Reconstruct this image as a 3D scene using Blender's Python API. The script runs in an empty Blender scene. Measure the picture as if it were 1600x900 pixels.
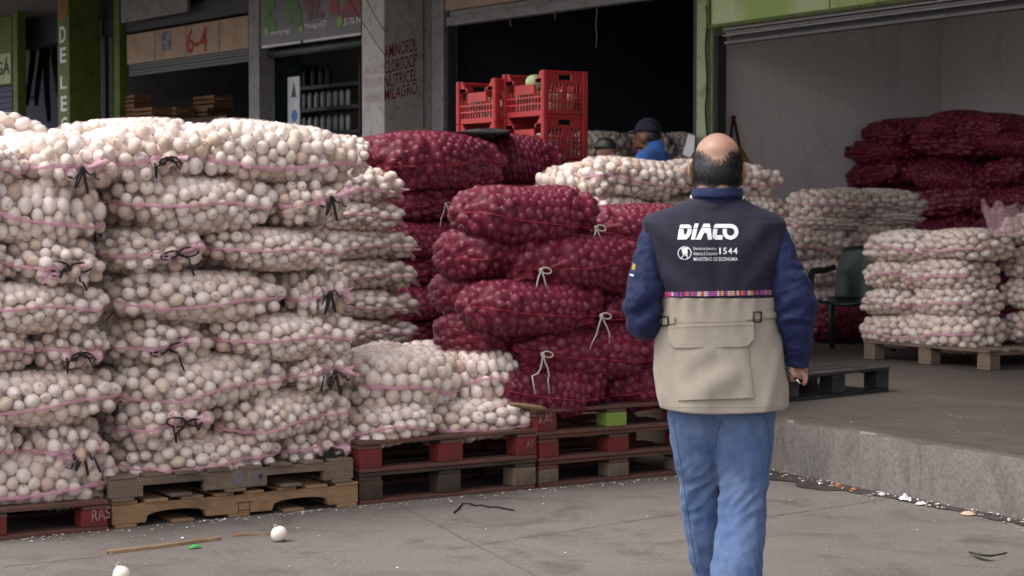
import bpy, math, random
import numpy as np
from mathutils import Vector, Matrix, noise as mnoise
from mathutils.bvhtree import BVHTree
R = math.radians
scene = bpy.context.scene
col = scene.collection
random.seed(7)

# ------------------------------------------------------------------ camera model (real lens, used to survey the place)
F, HC = 2900.0, 1.38
YAW, PIT = R(32.5), math.atan(115 / 2900)
CAM = Vector((0, 0, HC))
FWD = Vector((math.sin(YAW) * math.cos(PIT), math.cos(YAW) * math.cos(PIT), -math.sin(PIT)))
RGT = Vector((math.cos(YAW), -math.sin(YAW), 0))
UPV = RGT.cross(FWD)
def ray(x, y): return RGT * ((x - 800) / F) + FWD + UPV * ((450 - y) / F)
def atd(x, y, d): return CAM + ray(x, y) * d
def atz(x, y, z=0.0): r = ray(x, y); return CAM + r * ((z - HC) / r.z)
def atp(x, y, p, n):
    r = ray(x, y); p = Vector(p); n = Vector(n)
    return CAM + r * ((p - CAM).dot(n) / r.dot(n))
def atY(x, y, v): return atp(x, y, (0, v, 0), (0, 1, 0))
def atX(x, y, v): return atp(x, y, (v, 0, 0), (1, 0, 0))

# ------------------------------------------------------------------ scene helpers
def tag(o, label=None, cat=None, group=None, kind=None):
    if label: o['label'] = label
    if cat: o['category'] = cat
    if group: o['group'] = group
    if kind: o['kind'] = kind
    return o
def empty(name, loc, rz=0.0, label=None, cat=None, group=None):
    o = bpy.data.objects.new(name, None); col.objects.link(o)
    o.location = loc; o.rotation_euler = (0, 0, rz); o.empty_display_size = .1
    return tag(o, label, cat, group)
def copy_tree(o, parent=None):
    c = o.copy(); col.objects.link(c); c.parent = parent
    for ch in list(o.children): copy_tree(ch, c)
    return c

class MB:
    """collects geometry for ONE mesh object"""
    def __init__(s): s.v = []; s.f = []; s.m = []; s.sm = []
    def add(s, vs, fs, mi=0, smooth=False):
        b = len(s.v); s.v += [tuple(p) for p in vs]
        for f in fs: s.f.append(tuple(i + b for i in f)); s.m.append(mi); s.sm.append(smooth)
    def box(s, c, size, rot=None, mi=0):
        hx, hy, hz = size[0] / 2, size[1] / 2, size[2] / 2
        P = [Vector((x, y, z)) for x in (-hx, hx) for y in (-hy, hy) for z in (-hz, hz)]
        if rot is not None: P = [rot @ p for p in P]
        c = Vector(c)
        s.add([p + c for p in P], [(0, 1, 3, 2), (4, 6, 7, 5), (0, 4, 5, 1), (2, 3, 7, 6), (0, 2, 6, 4), (1, 5, 7, 3)], mi)
    def quad(s, a, b, c, d, mi=0): s.add([a, b, c, d], [(0, 1, 2, 3)], mi)
    def prism(s, poly, ex, mi=0):
        n = len(poly); ex = Vector(ex)
        A = [Vector(p) for p in poly]; Bv = [p + ex for p in A]
        s.add(A + Bv, [tuple(range(n))[::-1], tuple(range(n, 2 * n))] + [(i, (i + 1) % n, n + (i + 1) % n, n + i) for i in range(n)], mi)
    def rings(s, rs, closed=True, cap=True, mi=0, smooth=True):
        k = len(rs[0]); vs = [p for r in rs for p in r]; fs = []
        for i in range(len(rs) - 1):
            for j in range(k if closed else k - 1):
                a, b = i * k + j, i * k + (j + 1) % k
                fs.append((a, b, b + k, a + k))
        if cap and closed:
            fs.append(tuple(range(k))[::-1]); fs.append(tuple(range((len(rs) - 1) * k, len(rs) * k)))
        s.add(vs, fs, mi, smooth)
    def tube(s, pts, rad, k=8, mi=0, cap=True):
        pts = [Vector(p) for p in pts]
        rad = [rad] * len(pts) if isinstance(rad, (int, float)) else rad
        rs = []; nrm = None
        for i, p in enumerate(pts):
            t = (pts[min(i + 1, len(pts) - 1)] - pts[max(i - 1, 0)])
            t = t.normalized() if t.length > 1e-9 else Vector((0, 0, 1))
            if nrm is None:
                nrm = t.cross(Vector((0, 0, 1)))
                if nrm.length < .1: nrm = t.cross(Vector((0, 1, 0)))
            nrm = (nrm - t * nrm.dot(t)).normalized(); b = t.cross(nrm)
            rs.append([p + (nrm * math.cos(a) + b * math.sin(a)) * rad[i] for a in [2 * math.pi * j / k for j in range(k)]])
        s.rings(rs, True, cap, mi)
    def ell(s, c, r, rot=None, k=16, m=10, mi=0):
        c = Vector(c); rs = []
        for i in range(m + 1):
            t = math.pi * min(max(i / m, .002), .998)
            ring = []
            for j in range(k):
                a = 2 * math.pi * j / k
                p = Vector((r[0] * math.sin(t) * math.cos(a), r[1] * math.sin(t) * math.sin(a), -r[2] * math.cos(t)))
                if rot is not None: p = rot @ p
                ring.append(c + p)
            rs.append(ring)
        s.rings(rs, True, True, mi)
    def cap(s, p0, r0, p1, r1, k=14):
        p0, p1 = Vector(p0), Vector(p1); t = (p1 - p0).normalized()
        pts, rad = [], []
        for a in (-85, -60, -30, 0): pts.append(p0 + t * r0 * math.sin(R(a))); rad.append(r0 * math.cos(R(a)))
        for a in (0, 30, 60, 85): pts.append(p1 + t * r1 * math.sin(R(a))); rad.append(r1 * math.cos(R(a)))
        s.tube(pts, rad, k)
    def build(s, name, mats, parent=None, origin=None, bevel=0, subsurf=0, smooth=None):
        me = bpy.data.meshes.new(name)
        o3 = Vector(origin) if origin is not None else Vector((0, 0, 0))
        me.from_pydata([Vector(p) - o3 for p in s.v], [], s.f)
        mats = mats if isinstance(mats, (list, tuple)) else [mats]
        for m in mats: me.materials.append(m)
        me.polygons.foreach_set('material_index', s.m)
        me.polygons.foreach_set('use_smooth', [smooth if smooth is not None else x for x in s.sm])
        me.update()
        o = bpy.data.objects.new(name, me); col.objects.link(o)
        o.location = o3
        if parent: o.parent = parent
        if bevel:
            b = o.modifiers.new('bevel', 'BEVEL'); b.width = bevel; b.segments = 2; b.limit_method = 'ANGLE'
        if subsurf:
            b = o.modifiers.new('sub', 'SUBSURF'); b.levels = b.render_levels = subsurf
        return o

def remeshed(mb, voxel, smooth_it=3):
    """one continuous skin from overlapping volumes"""
    o = mb.build('tmp', [], None)
    m = o.modifiers.new('r', 'REMESH'); m.mode = 'VOXEL'; m.voxel_size = voxel; m.use_smooth_shade = True
    sm = o.modifiers.new('s', 'SMOOTH'); sm.iterations = smooth_it; sm.factor = .5
    dg = bpy.context.evaluated_depsgraph_get()
    me = bpy.data.meshes.new_from_object(o.evaluated_get(dg))
    bpy.data.objects.remove(o)
    return me
def mesh_obj(name, me, mats, parent=None):
    me.name = name; me.materials.clear()
    for m in (mats if isinstance(mats, (list, tuple)) else [mats]): me.materials.append(m)
    o = bpy.data.objects.new(name, me); col.objects.link(o); o.parent = parent
    me.polygons.foreach_set('use_smooth', [True] * len(me.polygons))
    return o
def text_geo(txt, size=1.0, align='LEFT', bold=0.0, sx=1.0, shear=0.0):
    """triangulated glyphs in the local XY plane"""
    cu = bpy.data.curves.new('t', 'FONT'); cu.body = txt; cu.size = size; cu.align_x = align; cu.offset = bold; cu.shear = shear
    cu.resolution_u = 3
    o = bpy.data.objects.new('t', cu); col.objects.link(o)
    me = o.to_mesh()
    vs = [(v.co.x * sx, v.co.y) for v in me.vertices]; fs = [tuple(p.vertices) for p in me.polygons]
    o.to_mesh_clear(); bpy.data.objects.remove(o); bpy.data.curves.remove(cu)
    return vs, fs
def text_fit(txt, w, h, **k):
    vs, fs = text_geo(txt, 1.0, **k)
    xs = [v[0] for v in vs]; ys = [v[1] for v in vs]
    x0, x1, y0, y1 = min(xs), max(xs), min(ys), max(ys)
    return [((x - x0) / (x1 - x0) * w, (y - y0) / (y1 - y0) * h) for x, y in vs], fs
def nz(p, f=1.0): return mnoise.noise(Vector(p) * f)

# ------------------------------------------------------------------ materials
def nodes(name):
    m = bpy.data.materials.new(name); m.use_nodes = True
    nt = m.node_tree; b = nt.nodes['Principled BSDF']
    return m, nt, b
def lin(r, g, b):
    f = lambda c: (c / 255 / 12.92) if c / 255 < .04045 else ((c / 255 + .055) / 1.055) ** 2.4
    return (f(r), f(g), f(b), 1)
def L(nt, a, b): nt.links.new(a, b)
def mixc(nt, fac, c1, c2, blend='MIX'):
    n = nt.nodes.new('ShaderNodeMix'); n.data_type = 'RGBA'; n.blend_type = blend
    for sock, v in ((n.inputs[0], fac), (n.inputs[6], c1), (n.inputs[7], c2)):
        if isinstance(v, (int, float)): sock.default_value = v
        elif isinstance(v, tuple): sock.default_value = v
        else: L(nt, v, sock)
    return n.outputs[2]
def nse(nt, scale, detail=3, rough=.55, vec=None, stretch=None, dist=0):
    n = nt.nodes.new('ShaderNodeTexNoise'); n.inputs['Scale'].default_value = scale
    n.inputs['Detail'].default_value = detail; n.inputs['Roughness'].default_value = rough
    n.inputs['Distortion'].default_value = dist
    if vec is None: vec = coord(nt)
    if stretch:
        mp = nt.nodes.new('ShaderNodeMapping'); mp.inputs['Scale'].default_value = stretch
        L(nt, vec, mp.inputs[0]); vec = mp.outputs[0]
    L(nt, vec, n.inputs['Vector'])
    return n.outputs['Fac']
def coord(nt, kind='Object'):
    return nt.nodes.new('ShaderNodeTexCoord').outputs[kind]
def ramp(nt, fac, stops):
    n = nt.nodes.new('ShaderNodeValToRGB'); e = n.color_ramp.elements
    while len(e) < len(stops): e.new(.5)
    for i, (p, c) in enumerate(stops):
        e[i].position = p; e[i].color = c if isinstance(c, tuple) else (c, c, c, 1)
    L(nt, fac, n.inputs[0]); return n.outputs[0]
def bump(nt, b, h, strength=.3, dist=.01):
    n = nt.nodes.new('ShaderNodeBump'); n.inputs['Strength'].default_value = strength; n.inputs['Distance'].default_value = dist
    L(nt, h, n.inputs['Height']); L(nt, n.outputs[0], b.inputs['Normal'])
def simple(name, c, rough=.6, c2=None, scale=8, bstr=.0, bscale=60, metal=0, stretch=None, spec=.4, dirt=None, dscale=3):
    m, nt, b = nodes(name)
    c2 = c2 or tuple(x * .75 for x in c[:3]) + (1,)
    f = ramp(nt, nse(nt, scale, 4, .6, stretch=stretch), [(.3, 0.0), (.72, 1.0)])
    out = mixc(nt, f, c, c2)
    if dirt:
        f2 = ramp(nt, nse(nt, dscale, 6, .7), [(.52, 0.0), (.68, 1.0)])
        out = mixc(nt, f2, out, dirt)
    L(nt, out, b.inputs['Base Color'])
    b.inputs['Roughness'].default_value = rough; b.inputs['Metallic'].default_value = metal
    b.inputs['Specular IOR Level'].default_value = spec
    if bstr: bump(nt, b, nse(nt, bscale, 3), bstr, .004)
    return m

def concrete(name, c1, c2, stain, rough=.85, fine=1.0, streak=None, grain=1.0):
    m, nt, b = nodes(name)
    pos = nt.nodes.new('ShaderNodeNewGeometry').outputs['Position']
    big = ramp(nt, nse(nt, .55, 6, .62, pos, dist=.6), [(.34, 0.0), (.68, 1.0)])
    out = mixc(nt, big, c1, c2)
    mid = ramp(nt, nse(nt, 3.2, 7, .7, pos, stretch=streak, dist=.8), [(.5, 0.0), (.72, 1.0)])
    out = mixc(nt, mid, out, stain)
    spk = ramp(nt, nse(nt, 70 * fine, 4, .75, pos), [(.38, 1 - .28 * grain), (.62, 1 + .12 * grain)])
    out = mixc(nt, 1.0, out, spk, 'MULTIPLY')
    dots = nt.nodes.new('ShaderNodeTexVoronoi'); dots.inputs['Scale'].default_value = 9; L(nt, pos, dots.inputs['Vector'])
    d = ramp(nt, dots.outputs['Distance'], [(.05, 1.0), (.085, 0.0)])
    sel = ramp(nt, nse(nt, 2.3, 2, .5, pos), [(.55, 0.0), (.6, .55)])
    dd = nt.nodes.new('ShaderNodeMath'); dd.operation = 'MULTIPLY'; L(nt, d, dd.inputs[0]); L(nt, sel, dd.inputs[1])
    out = mixc(nt, dd.outputs[0], out, (.035, .03, .028, 1))
    L(nt, out, b.inputs['Base Color'])
    rr = ramp(nt, nse(nt, 1.4, 5, .6, pos), [(.35, max(rough - .25, .2)), (.7, rough)])
    L(nt, rr, b.inputs['Roughness']); b.inputs['Specular IOR Level'].default_value = .35
    bump(nt, b, nse(nt, 45, 6, .75, pos), .35, .004)
    return m

M = {}
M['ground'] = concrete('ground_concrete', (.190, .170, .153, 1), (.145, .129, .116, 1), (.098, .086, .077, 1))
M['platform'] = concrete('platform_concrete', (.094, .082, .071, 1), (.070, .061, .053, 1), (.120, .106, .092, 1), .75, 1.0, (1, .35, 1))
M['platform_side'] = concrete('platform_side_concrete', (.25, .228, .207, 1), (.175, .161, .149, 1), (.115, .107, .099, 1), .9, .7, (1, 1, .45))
M['wall'] = concrete('plaster_wall', (.80, .78, .775, 1), (.72, .70, .695, 1), (.62, .60, .59, 1), .9, .3, (1, 1, .4), .25)
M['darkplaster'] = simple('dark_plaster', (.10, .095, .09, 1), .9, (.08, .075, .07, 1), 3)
M['roof'] = simple('roof_sheet', (.16, .15, .14, 1), .8)
M['pillar'] = simple('white_pillar_paint', (.46, .45, .43, 1), .8, (.38, .37, .355, 1), 6, .2, 40, dirt=(.30, .25, .22, 1), dscale=9)
M['greypost'] = simple('grey_post', (.22, .215, .215, 1), .7, (.17, .165, .165, 1), 5, dirt=(.11, .10, .095, 1), dscale=8)
M['darkpost'] = simple('dark_steel', (.05, .05, .055, 1), .6)
M['green'] = simple('lime_green_paint', (.105, .15, .024, 1), .6, (.082, .12, .021, 1), 3, dirt=(.048, .062, .018, 1), dscale=6)
M['palegreen'] = simple('pale_green_paint', (.36, .44, .24, 1), .55, (.29, .38, .18, 1), 5, dirt=(.20, .23, .13, 1), dscale=7)
M['tan_panel'] = simple('tan_panel', (.33, .235, .16, 1), .7, (.28, .195, .13, 1), 4, dirt=(.24, .15, .10, 1), dscale=4)
M['shutter'] = simple('shutter_steel', (.075, .09, .09, 1), .5, (.05, .06, .06, 1), 20, metal=.3)
M['steel'] = simple('steel_rail', (.40, .39, .39, 1), .4, (.26, .25, .25, 1), 14, metal=.6)
M['bluewall'] = simple('blue_paint', (.035, .04, .12, 1), .6, (.03, .035, .09, 1), 4)
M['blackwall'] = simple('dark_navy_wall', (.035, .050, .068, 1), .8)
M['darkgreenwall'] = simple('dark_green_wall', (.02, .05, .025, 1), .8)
M['black'] = simple('black_rubber', (.012, .012, .013, 1), .6)
M['cord'] = simple('black_cord', (.015, .014, .016, 1), .55)
M['whitecord'] = simple('white_twine', (.62, .58, .53, 1), .8)
M['paper'] = simple('white_paper', (.72, .72, .74, 1), .8, (.64, .64, .68, 1), 10)
M['leaf'] = simple('dark_leaf', (.03, .05, .015, 1), .6)
M['greenscrap'] = simple('green_plastic', (.03, .42, .08, 1), .4)
M['redpaint'] = simple('red_lettering', (.30, .03, .025, 1), .8, (.22, .03, .025, 1), 30)
M['whitepaint'] = simple('white_lettering', (.72, .72, .72, 1), .75, (.6, .6, .6, 1), 40)
M['chalk'] = simple('chalk_marks', (.36, .20, .19, 1), .9, (.20, .06, .055, 1), 45)
M['bluemark'] = simple('blue_marks', (.12, .14, .22, 1), .9, (.2, .2, .24, 1), 50)
M['burn'] = simple('burnt_brand', (.09, .05, .03, 1), .9)
M['darkletter'] = simple('dark_lettering', (.06, .06, .05, 1), .8)
M['orange'] = simple('orange_lettering', (.42, .13, .04, 1), .8)
M['plasticblack'] = simple('black_plastic', (.018, .019, .021, 1), .5, (.03, .03, .03, 1), 8, dirt=(.07, .065, .06, 1), dscale=5)
M['redcrate'] = simple('red_crate_plastic', (.40, .028, .030, 1), .45, (.33, .022, .024, 1), 6, dirt=(.22, .04, .036, 1), dscale=5)
M['greenchair'] = simple('dark_green_plastic', (.012, .035, .026, 1), .35)
M['cabbage'] = simple('pale_green_leaf', (.35, .48, .2, 1), .6, (.6, .65, .45, 1), 20)

def wood(name, c1, c2, dirt, axis=(1, 12, 12)):
    m, nt, b = nodes(name)
    co = coord(nt)
    g = nse(nt, 5, 5, .65, co, stretch=axis, dist=1.2)
    out = mixc(nt, ramp(nt, g, [(.35, 0.0), (.65, 1.0)]), c1, c2)
    d = ramp(nt, nse(nt, 4, 6, .7, co), [(.48, 0.0), (.66, .85)])
    out = mixc(nt, d, out, dirt)
    L(nt, out, b.inputs['Base Color']); b.inputs['Roughness'].default_value = .85; b.inputs['Specular IOR Level'].default_value = .2
    bump(nt, b, g, .5, .003)
    return m
M['tanwood'] = wood('new_pine', (.34, .22, .125, 1), (.27, .16, .082, 1), (.17, .11, .07, 1))
M['greywood'] = wood('weathered_pine', (.21, .16, .118, 1), (.155, .115, .083, 1), (.095, .072, .055, 1))
M['redwood'] = wood('red_painted_wood', (.20, .032, .030, 1), (.165, .026, .025, 1), (.10, .04, .033, 1))
M['reddeck'] = wood('worn_red_boards', (.155, .050, .042, 1), (.125, .078, .062, 1), (.088, .066, .053, 1))
M['oldwood'] = wood('dark_old_wood', (.085, .062, .046, 1), (.06, .045, .034, 1), (.035, .028, .022, 1))
M['boxwood'] = wood('crate_wood', (.24, .13, .068, 1), (.17, .09, .045, 1), (.10, .055, .032, 1))
M['stick'] = wood('stick_wood', (.30, .20, .12, 1), (.22, .14, .08, 1), (.14, .09, .06, 1))

def onion_mat(name, ramp_stops, vein, root, rough, coat=0.0, spec=.5):
    m, nt, b = nodes(name)
    at = nt.nodes.new('ShaderNodeAttribute'); at.attribute_name = 'bulb'
    sp = nt.nodes.new('ShaderNodeSeparateColor'); L(nt, at.outputs['Color'], sp.inputs[0])
    rnd, lat, az = sp.outputs[0], sp.outputs[1], sp.outputs[2]
    base = ramp(nt, rnd, ramp_stops)
    mul = nt.nodes.new('ShaderNodeMath'); mul.operation = 'MULTIPLY'; L(nt, az, mul.inputs[0]); mul.inputs[1].default_value = 88
    sn = nt.nodes.new('ShaderNodeMath'); sn.operation = 'SINE'; L(nt, mul.outputs[0], sn.inputs[0])
    v = ramp(nt, sn.outputs[0], [(.55, 0.0), (1.0, .45)])
    base = mixc(nt, v, base, vein)
    base = mixc(nt, ramp(nt, nse(nt, 34, 3, .6), [(.53, 0.0), (.66, .5)]), base, vein)
    ends = ramp(nt, lat, [(.0, 1.0), (.05, .85), (.10, 0.0), (.86, 0.0), (.97, .75)])
    base = mixc(nt, ends, base, root)
    L(nt, base, b.inputs['Base Color']); b.inputs['Roughness'].default_value = rough
    b.inputs['Specular IOR Level'].default_value = spec
    b.inputs['Subsurface Weight'].default_value = 0
    bump(nt, b, nse(nt, 90, 2), .12, .003)
    return m
M['white_onion'] = onion_mat('white_onion_skin', [(.0, (.86, .81, .745, 1)), (.40, (.83, .765, .68, 1)), (.70, (.77, .68, .575, 1)), (.90, (.66, .54, .41, 1)), (1.0, (.50, .36, .235, 1))], (.69, .585, .47, 1), (.47, .35, .23, 1), .42)
M['red_onion'] = onion_mat('red_onion_skin', [(.0, (.165, .013, .045, 1)), (.5, (.10, .009, .027, 1)), (.85, (.19, .034, .065, 1)), (1.0, (.27, .09, .11, 1))], (.12, .01, .03, 1), (.22, .10, .07, 1), .33)

def net_mat(name, c, fac_lo, fac_hi, scale=9):
    m = bpy.data.materials.new(name); m.use_nodes = True; nt = m.node_tree; nt.nodes.clear()
    out = nt.nodes.new('ShaderNodeOutputMaterial'); mx = nt.nodes.new('ShaderNodeMixShader')
    tr = nt.nodes.new('ShaderNodeBsdfTransparent'); pr = nt.nodes.new('ShaderNodeBsdfPrincipled')
    pr.inputs['Base Color'].default_value = c; pr.inputs['Roughness'].default_value = .5
    f = ramp(nt, nse(nt, scale, 4, .6, stretch=(1, 1, 1.8)), [(.35, fac_lo), (.72, fac_hi)])
    w = nt.nodes.new('ShaderNodeTexWave'); w.inputs['Scale'].default_value = 46; w.bands_direction = 'Z'; w.inputs['Distortion'].default_value = 2.5
    L(nt, coord(nt), w.inputs['Vector'])
    ww = ramp(nt, w.outputs['Fac'], [(.0, .75), (1.0, 1.3)])
    mm = nt.nodes.new('ShaderNodeMath'); mm.operation = 'MULTIPLY'; L(nt, f, mm.inputs[0]); L(nt, ww, mm.inputs[1])
    L(nt, mm.outputs[0], mx.inputs[0]); L(nt, tr.outputs[0], mx.inputs[1]); L(nt, pr.outputs[0], mx.inputs[2]); L(nt, mx.outputs[0], out.inputs[0])
    return m
M['net_white'] = net_mat('pale_pink_net', (.88, .68, .69, 1), .09, .29)
M['net_red'] = net_mat('red_net', (.25, .021, .054, 1), .24, .50)
M['net_tuft'] = net_mat('pink_net_tuft', (.74, .42, .51, 1), .35, .65, 30)
M['net_red_tuft'] = net_mat('red_net_tuft', (.23, .018, .038, 1), .35, .65, 30)
M['seam_pink'] = net_mat('pink_seam', (.66, .33, .42, 1), .6, .9, 20)
M['seam_red'] = net_mat('red_seam', (.33, .022, .04, 1), .6, .9, 20)

# ------------------------------------------------------------------ setting: ground, platform, gutter
def flat(name, pts, z, mat, kind='structure'):
    mb = MB(); mb.add([(x, y, z) for x, y in pts], [tuple(range(len(pts)))])
    return tag(mb.build(name, mat), kind=kind)
flat('ground', [(-400, -400), (400, -400), (400, 400), (-400, 400)], 0, M['ground'])
PH = .294
edge = [(5.86, -3.0), (6.41, 5.77), (6.522, 7.63), (6.522, 60)]
mb = MB()
rng = random.Random(3)
ep = []
for (a, b) in zip(edge[:-1], edge[1:]):
    n = max(1, int(math.dist(a, b) / .06)) if a[1] < 8 else 60
    for i in range(n):
        t = i / n; ep.append((a[0] + (b[0] - a[0]) * t, a[1] + (b[1] - a[1]) * t))
ep.append(edge[-1])
rs = []
for i, (x, y) in enumerate(ep):
    c = .012 + .012 * abs(nz((x, y * 6, 1))) + (.03 * max(0, nz((3, y * 2.7, 5)) - .35))
    w = .006 * nz((1, y * 3, 2))
    rs.append([(x + w, y, -.02), (x + w, y, PH * .5), (x + w * .5, y, PH - c), (x + c * .45, y, PH - c * .3), (x + c * 1.3, y, PH), (x + 30, y, PH)])
mb.rings(rs, closed=False, smooth=False)
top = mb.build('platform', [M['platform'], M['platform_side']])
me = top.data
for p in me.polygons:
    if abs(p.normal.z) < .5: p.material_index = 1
# make normals face up/outwards
import bmesh
bm = bmesh.new(); bm.from_mesh(me); bmesh.ops.recalc_face_normals(bm, faces=bm.faces)
if sum(f.normal.z for f in bm.faces) < 0: bmesh.ops.reverse_faces(bm, faces=bm.faces)
bm.to_mesh(me); bm.free()
tag(top, kind='structure')
# wet dirty gutter at the foot of the platform
m, nt, b = nodes('wet_dirt'); L(nt, mixc(nt, ramp(nt, nse(nt, 18, 5, .7), [(.4, 0.0), (.65, 1.0)]), (.018, .015, .013, 1), (.06, .05, .043, 1)), b.inputs['Base Color'])
b.inputs['Roughness'].default_value = .35; M['wet'] = m
mb = MB(); A, Bq = [], []
for i in range(120):
    y = 8.6 - i * .045; x = 6.522 if y > 7.63 else 6.522 - (7.63 - y) * .0602
    w = .10 + .06 * nz((y * 3, 0, 1)) + .05 * nz((y * 11, 2, 1)) + (.12 if 6.9 < y < 7.6 else 0) * (1 + nz((y * 5, 1, 1)))
    A.append((x + .02, y, .004)); Bq.append((x - max(w, .03), y, .004))
mb.rings([[a, b_] for a, b_ in zip(A, Bq)], closed=False, smooth=False)
tag(mb.build('gutter', M['wet']), kind='structure')
# joints cast in the paving: thin sheets
mb = MB()
def crack(p, q, w, jit=.01, n=40):
    p, q = Vector(p), Vector(q); s = (q - p).cross(Vector((0, 0, 1))).normalized(); rows = []
    for i in range(n + 1):
        c = p.lerp(q, i / n) + s * jit * nz((p.x + i * .35, 3, 1)) * 2
        ww = w * (.6 + .8 * abs(nz((i * .7, p.y, 9))))
        rows.append([c - s * ww / 2, c + s * ww / 2])
    mb.rings(rows, closed=False, smooth=False)
def g4(x, y): v = atz(x, y, .004); return v
crack(g4(598, 775), g4(780, 870), .0045); crack(g4(780, 870), g4(960, 960), .0035)
crack(g4(1205, 806), g4(1500, 762), .007, .004); crack(g4(700, 858), g4(1070, 800), .006, .006)
crack(g4(-50, 890), g4(160, 868), .008)
M['joint'] = simple('joint_dirt', (.13, .115, .10, 1), .9)
tag(mb.build('ground_joints', M['joint']), kind='structure')

# ------------------------------------------------------------------ onion sacks
nrg = np.random.default_rng(11)
def onion_proto(k, m, flatten=.94):
    vs, at = [], []
    for i in range(m + 1):
        t = i / m; th = math.pi * t
        r = math.sin(th) * (1 - .10 * t); z = -math.cos(th) * flatten
        if i == m: r, z = .05, 1.22
        elif t > .82: r *= .78; z += .08
        if i == 0: r, z = .03, -flatten
        for j in range(k):
            a = 2 * math.pi * j / k
            vs.append((r * math.cos(a), r * math.sin(a), z)); at.append((t, j / k))
    fs = []
    for i in range(m):
        for j in range(k):
            a, b_ = i * k + j, i * k + (j + 1) % k
            fs.append((a, b_, b_ + k, a + k))
    fs.append(tuple(range(k))[::-1]); fs.append(tuple(range(m * k, m * k + k)))
    return np.array(vs), np.array(at), fs
OV, OA, OF = onion_proto(12, 8)
RV, RA, RF = onion_proto(10, 7, .92)
def rand_rot(n):
    q = nrg.normal(size=(n, 4)); q /= np.linalg.norm(q, axis=1)[:, None]
    w, x, y, z = q.T
    return np.stack([1 - 2 * (y * y + z * z), 2 * (x * y - z * w), 2 * (x * z + y * w), 2 * (x * y + z * w), 1 - 2 * (x * x + z * z), 2 * (y * z - x * w), 2 * (x * z - y * w), 2 * (y * z + x * w), 1 - 2 * (x * x + y * y)], 1).reshape(n, 3, 3)
def onions_mesh(name, C, rad, proto, mat):
    PV, PA, PF = proto; n, k = len(C), len(PV)
    Rm = rand_rot(n)
    sc = np.ones((n, 1, 3)); sc[:, 0, 2] = nrg.uniform(.80, 1.06, n); sc[:, 0, 0] = nrg.uniform(.92, 1.08, n)
    V = np.einsum('nij,nkj->nki', Rm, PV[None] * sc) * rad[:, None, None] + C[:, None, :]
    tone = nrg.random(n)
    at = np.ones((n, k, 4)); at[:, :, 0] = tone[:, None]; at[:, :, 1] = PA[None, :, 0]; at[:, :, 2] = PA[None, :, 1]
    faces = [tuple(i + b * k for i in f) for b in range(n) for f in PF]
    me = bpy.data.meshes.new(name); me.from_pydata(V.reshape(-1, 3).tolist(), [], faces)
    me.polygons.foreach_set('use_smooth', [True] * len(me.polygons))
    a = me.attributes.new('bulb', 'FLOAT_COLOR', 'POINT'); a.data.foreach_set('color', at.reshape(-1))
    me.materials.append(mat); me.update()
    return me
def sack_f(P, L_, W_, H_):
    s = (np.abs(P[:, 1] / W_) ** 2.75 + np.abs(P[:, 2] / H_) ** 2.5) ** (1 / 2.62)
    return (s ** 4.4 + np.abs(P[:, 0] / L_) ** 4.4) ** (1 / 4.4)
def pack(L_, W_, H_, rlo, rhi, fill):
    vol = 8 * L_ * W_ * H_ * .70
    rm = (rlo + rhi) / 2
    n = int(fill * vol / (4.19 * rm ** 3 * 1.05))
    rad = nrg.uniform(rlo, rhi, n).astype(np.float32); P = (nrg.uniform(-1, 1, (n, 3)) * (L_, W_, H_) * .8).astype(np.float32)
    for it in range(100):
        d = P[:, None] - P[None]; q = np.sqrt((d ** 2).sum(2)) + np.eye(n, dtype=np.float32)
        ov = np.clip(rad[:, None] + rad[None] - q, 0, None); np.fill_diagonal(ov, 0)
        P = P + np.einsum('ij,ijk->ik', ov / q, d) * .32
        g = np.maximum((np.abs(P[:, 1]) / (W_ - rad)) ** 2.75 + (np.abs(P[:, 2]) / (H_ - rad)) ** 2.5, 1e-9) ** (1 / 2.62)
        g = (g ** 4.4 + (np.abs(P[:, 0]) / (L_ - rad)) ** 4.4) ** (1 / 4.4)
        P /= np.maximum(g, 1)[:, None]
    return P, rad
def cast_out(O, N, C, rad, base):
    """outermost bulb met by each ray O + t N"""
    d = C[None] - O[:, None]; t0 = np.einsum('vck,vk->vc', d, N)
    dp = (d ** 2).sum(2) - t0 ** 2
    hit = rad[None] ** 2 - dp
    t = np.where(hit > 0, t0 + np.sqrt(np.maximum(hit, 0)), -9)
    return np.maximum(t.max(1), base)
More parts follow.
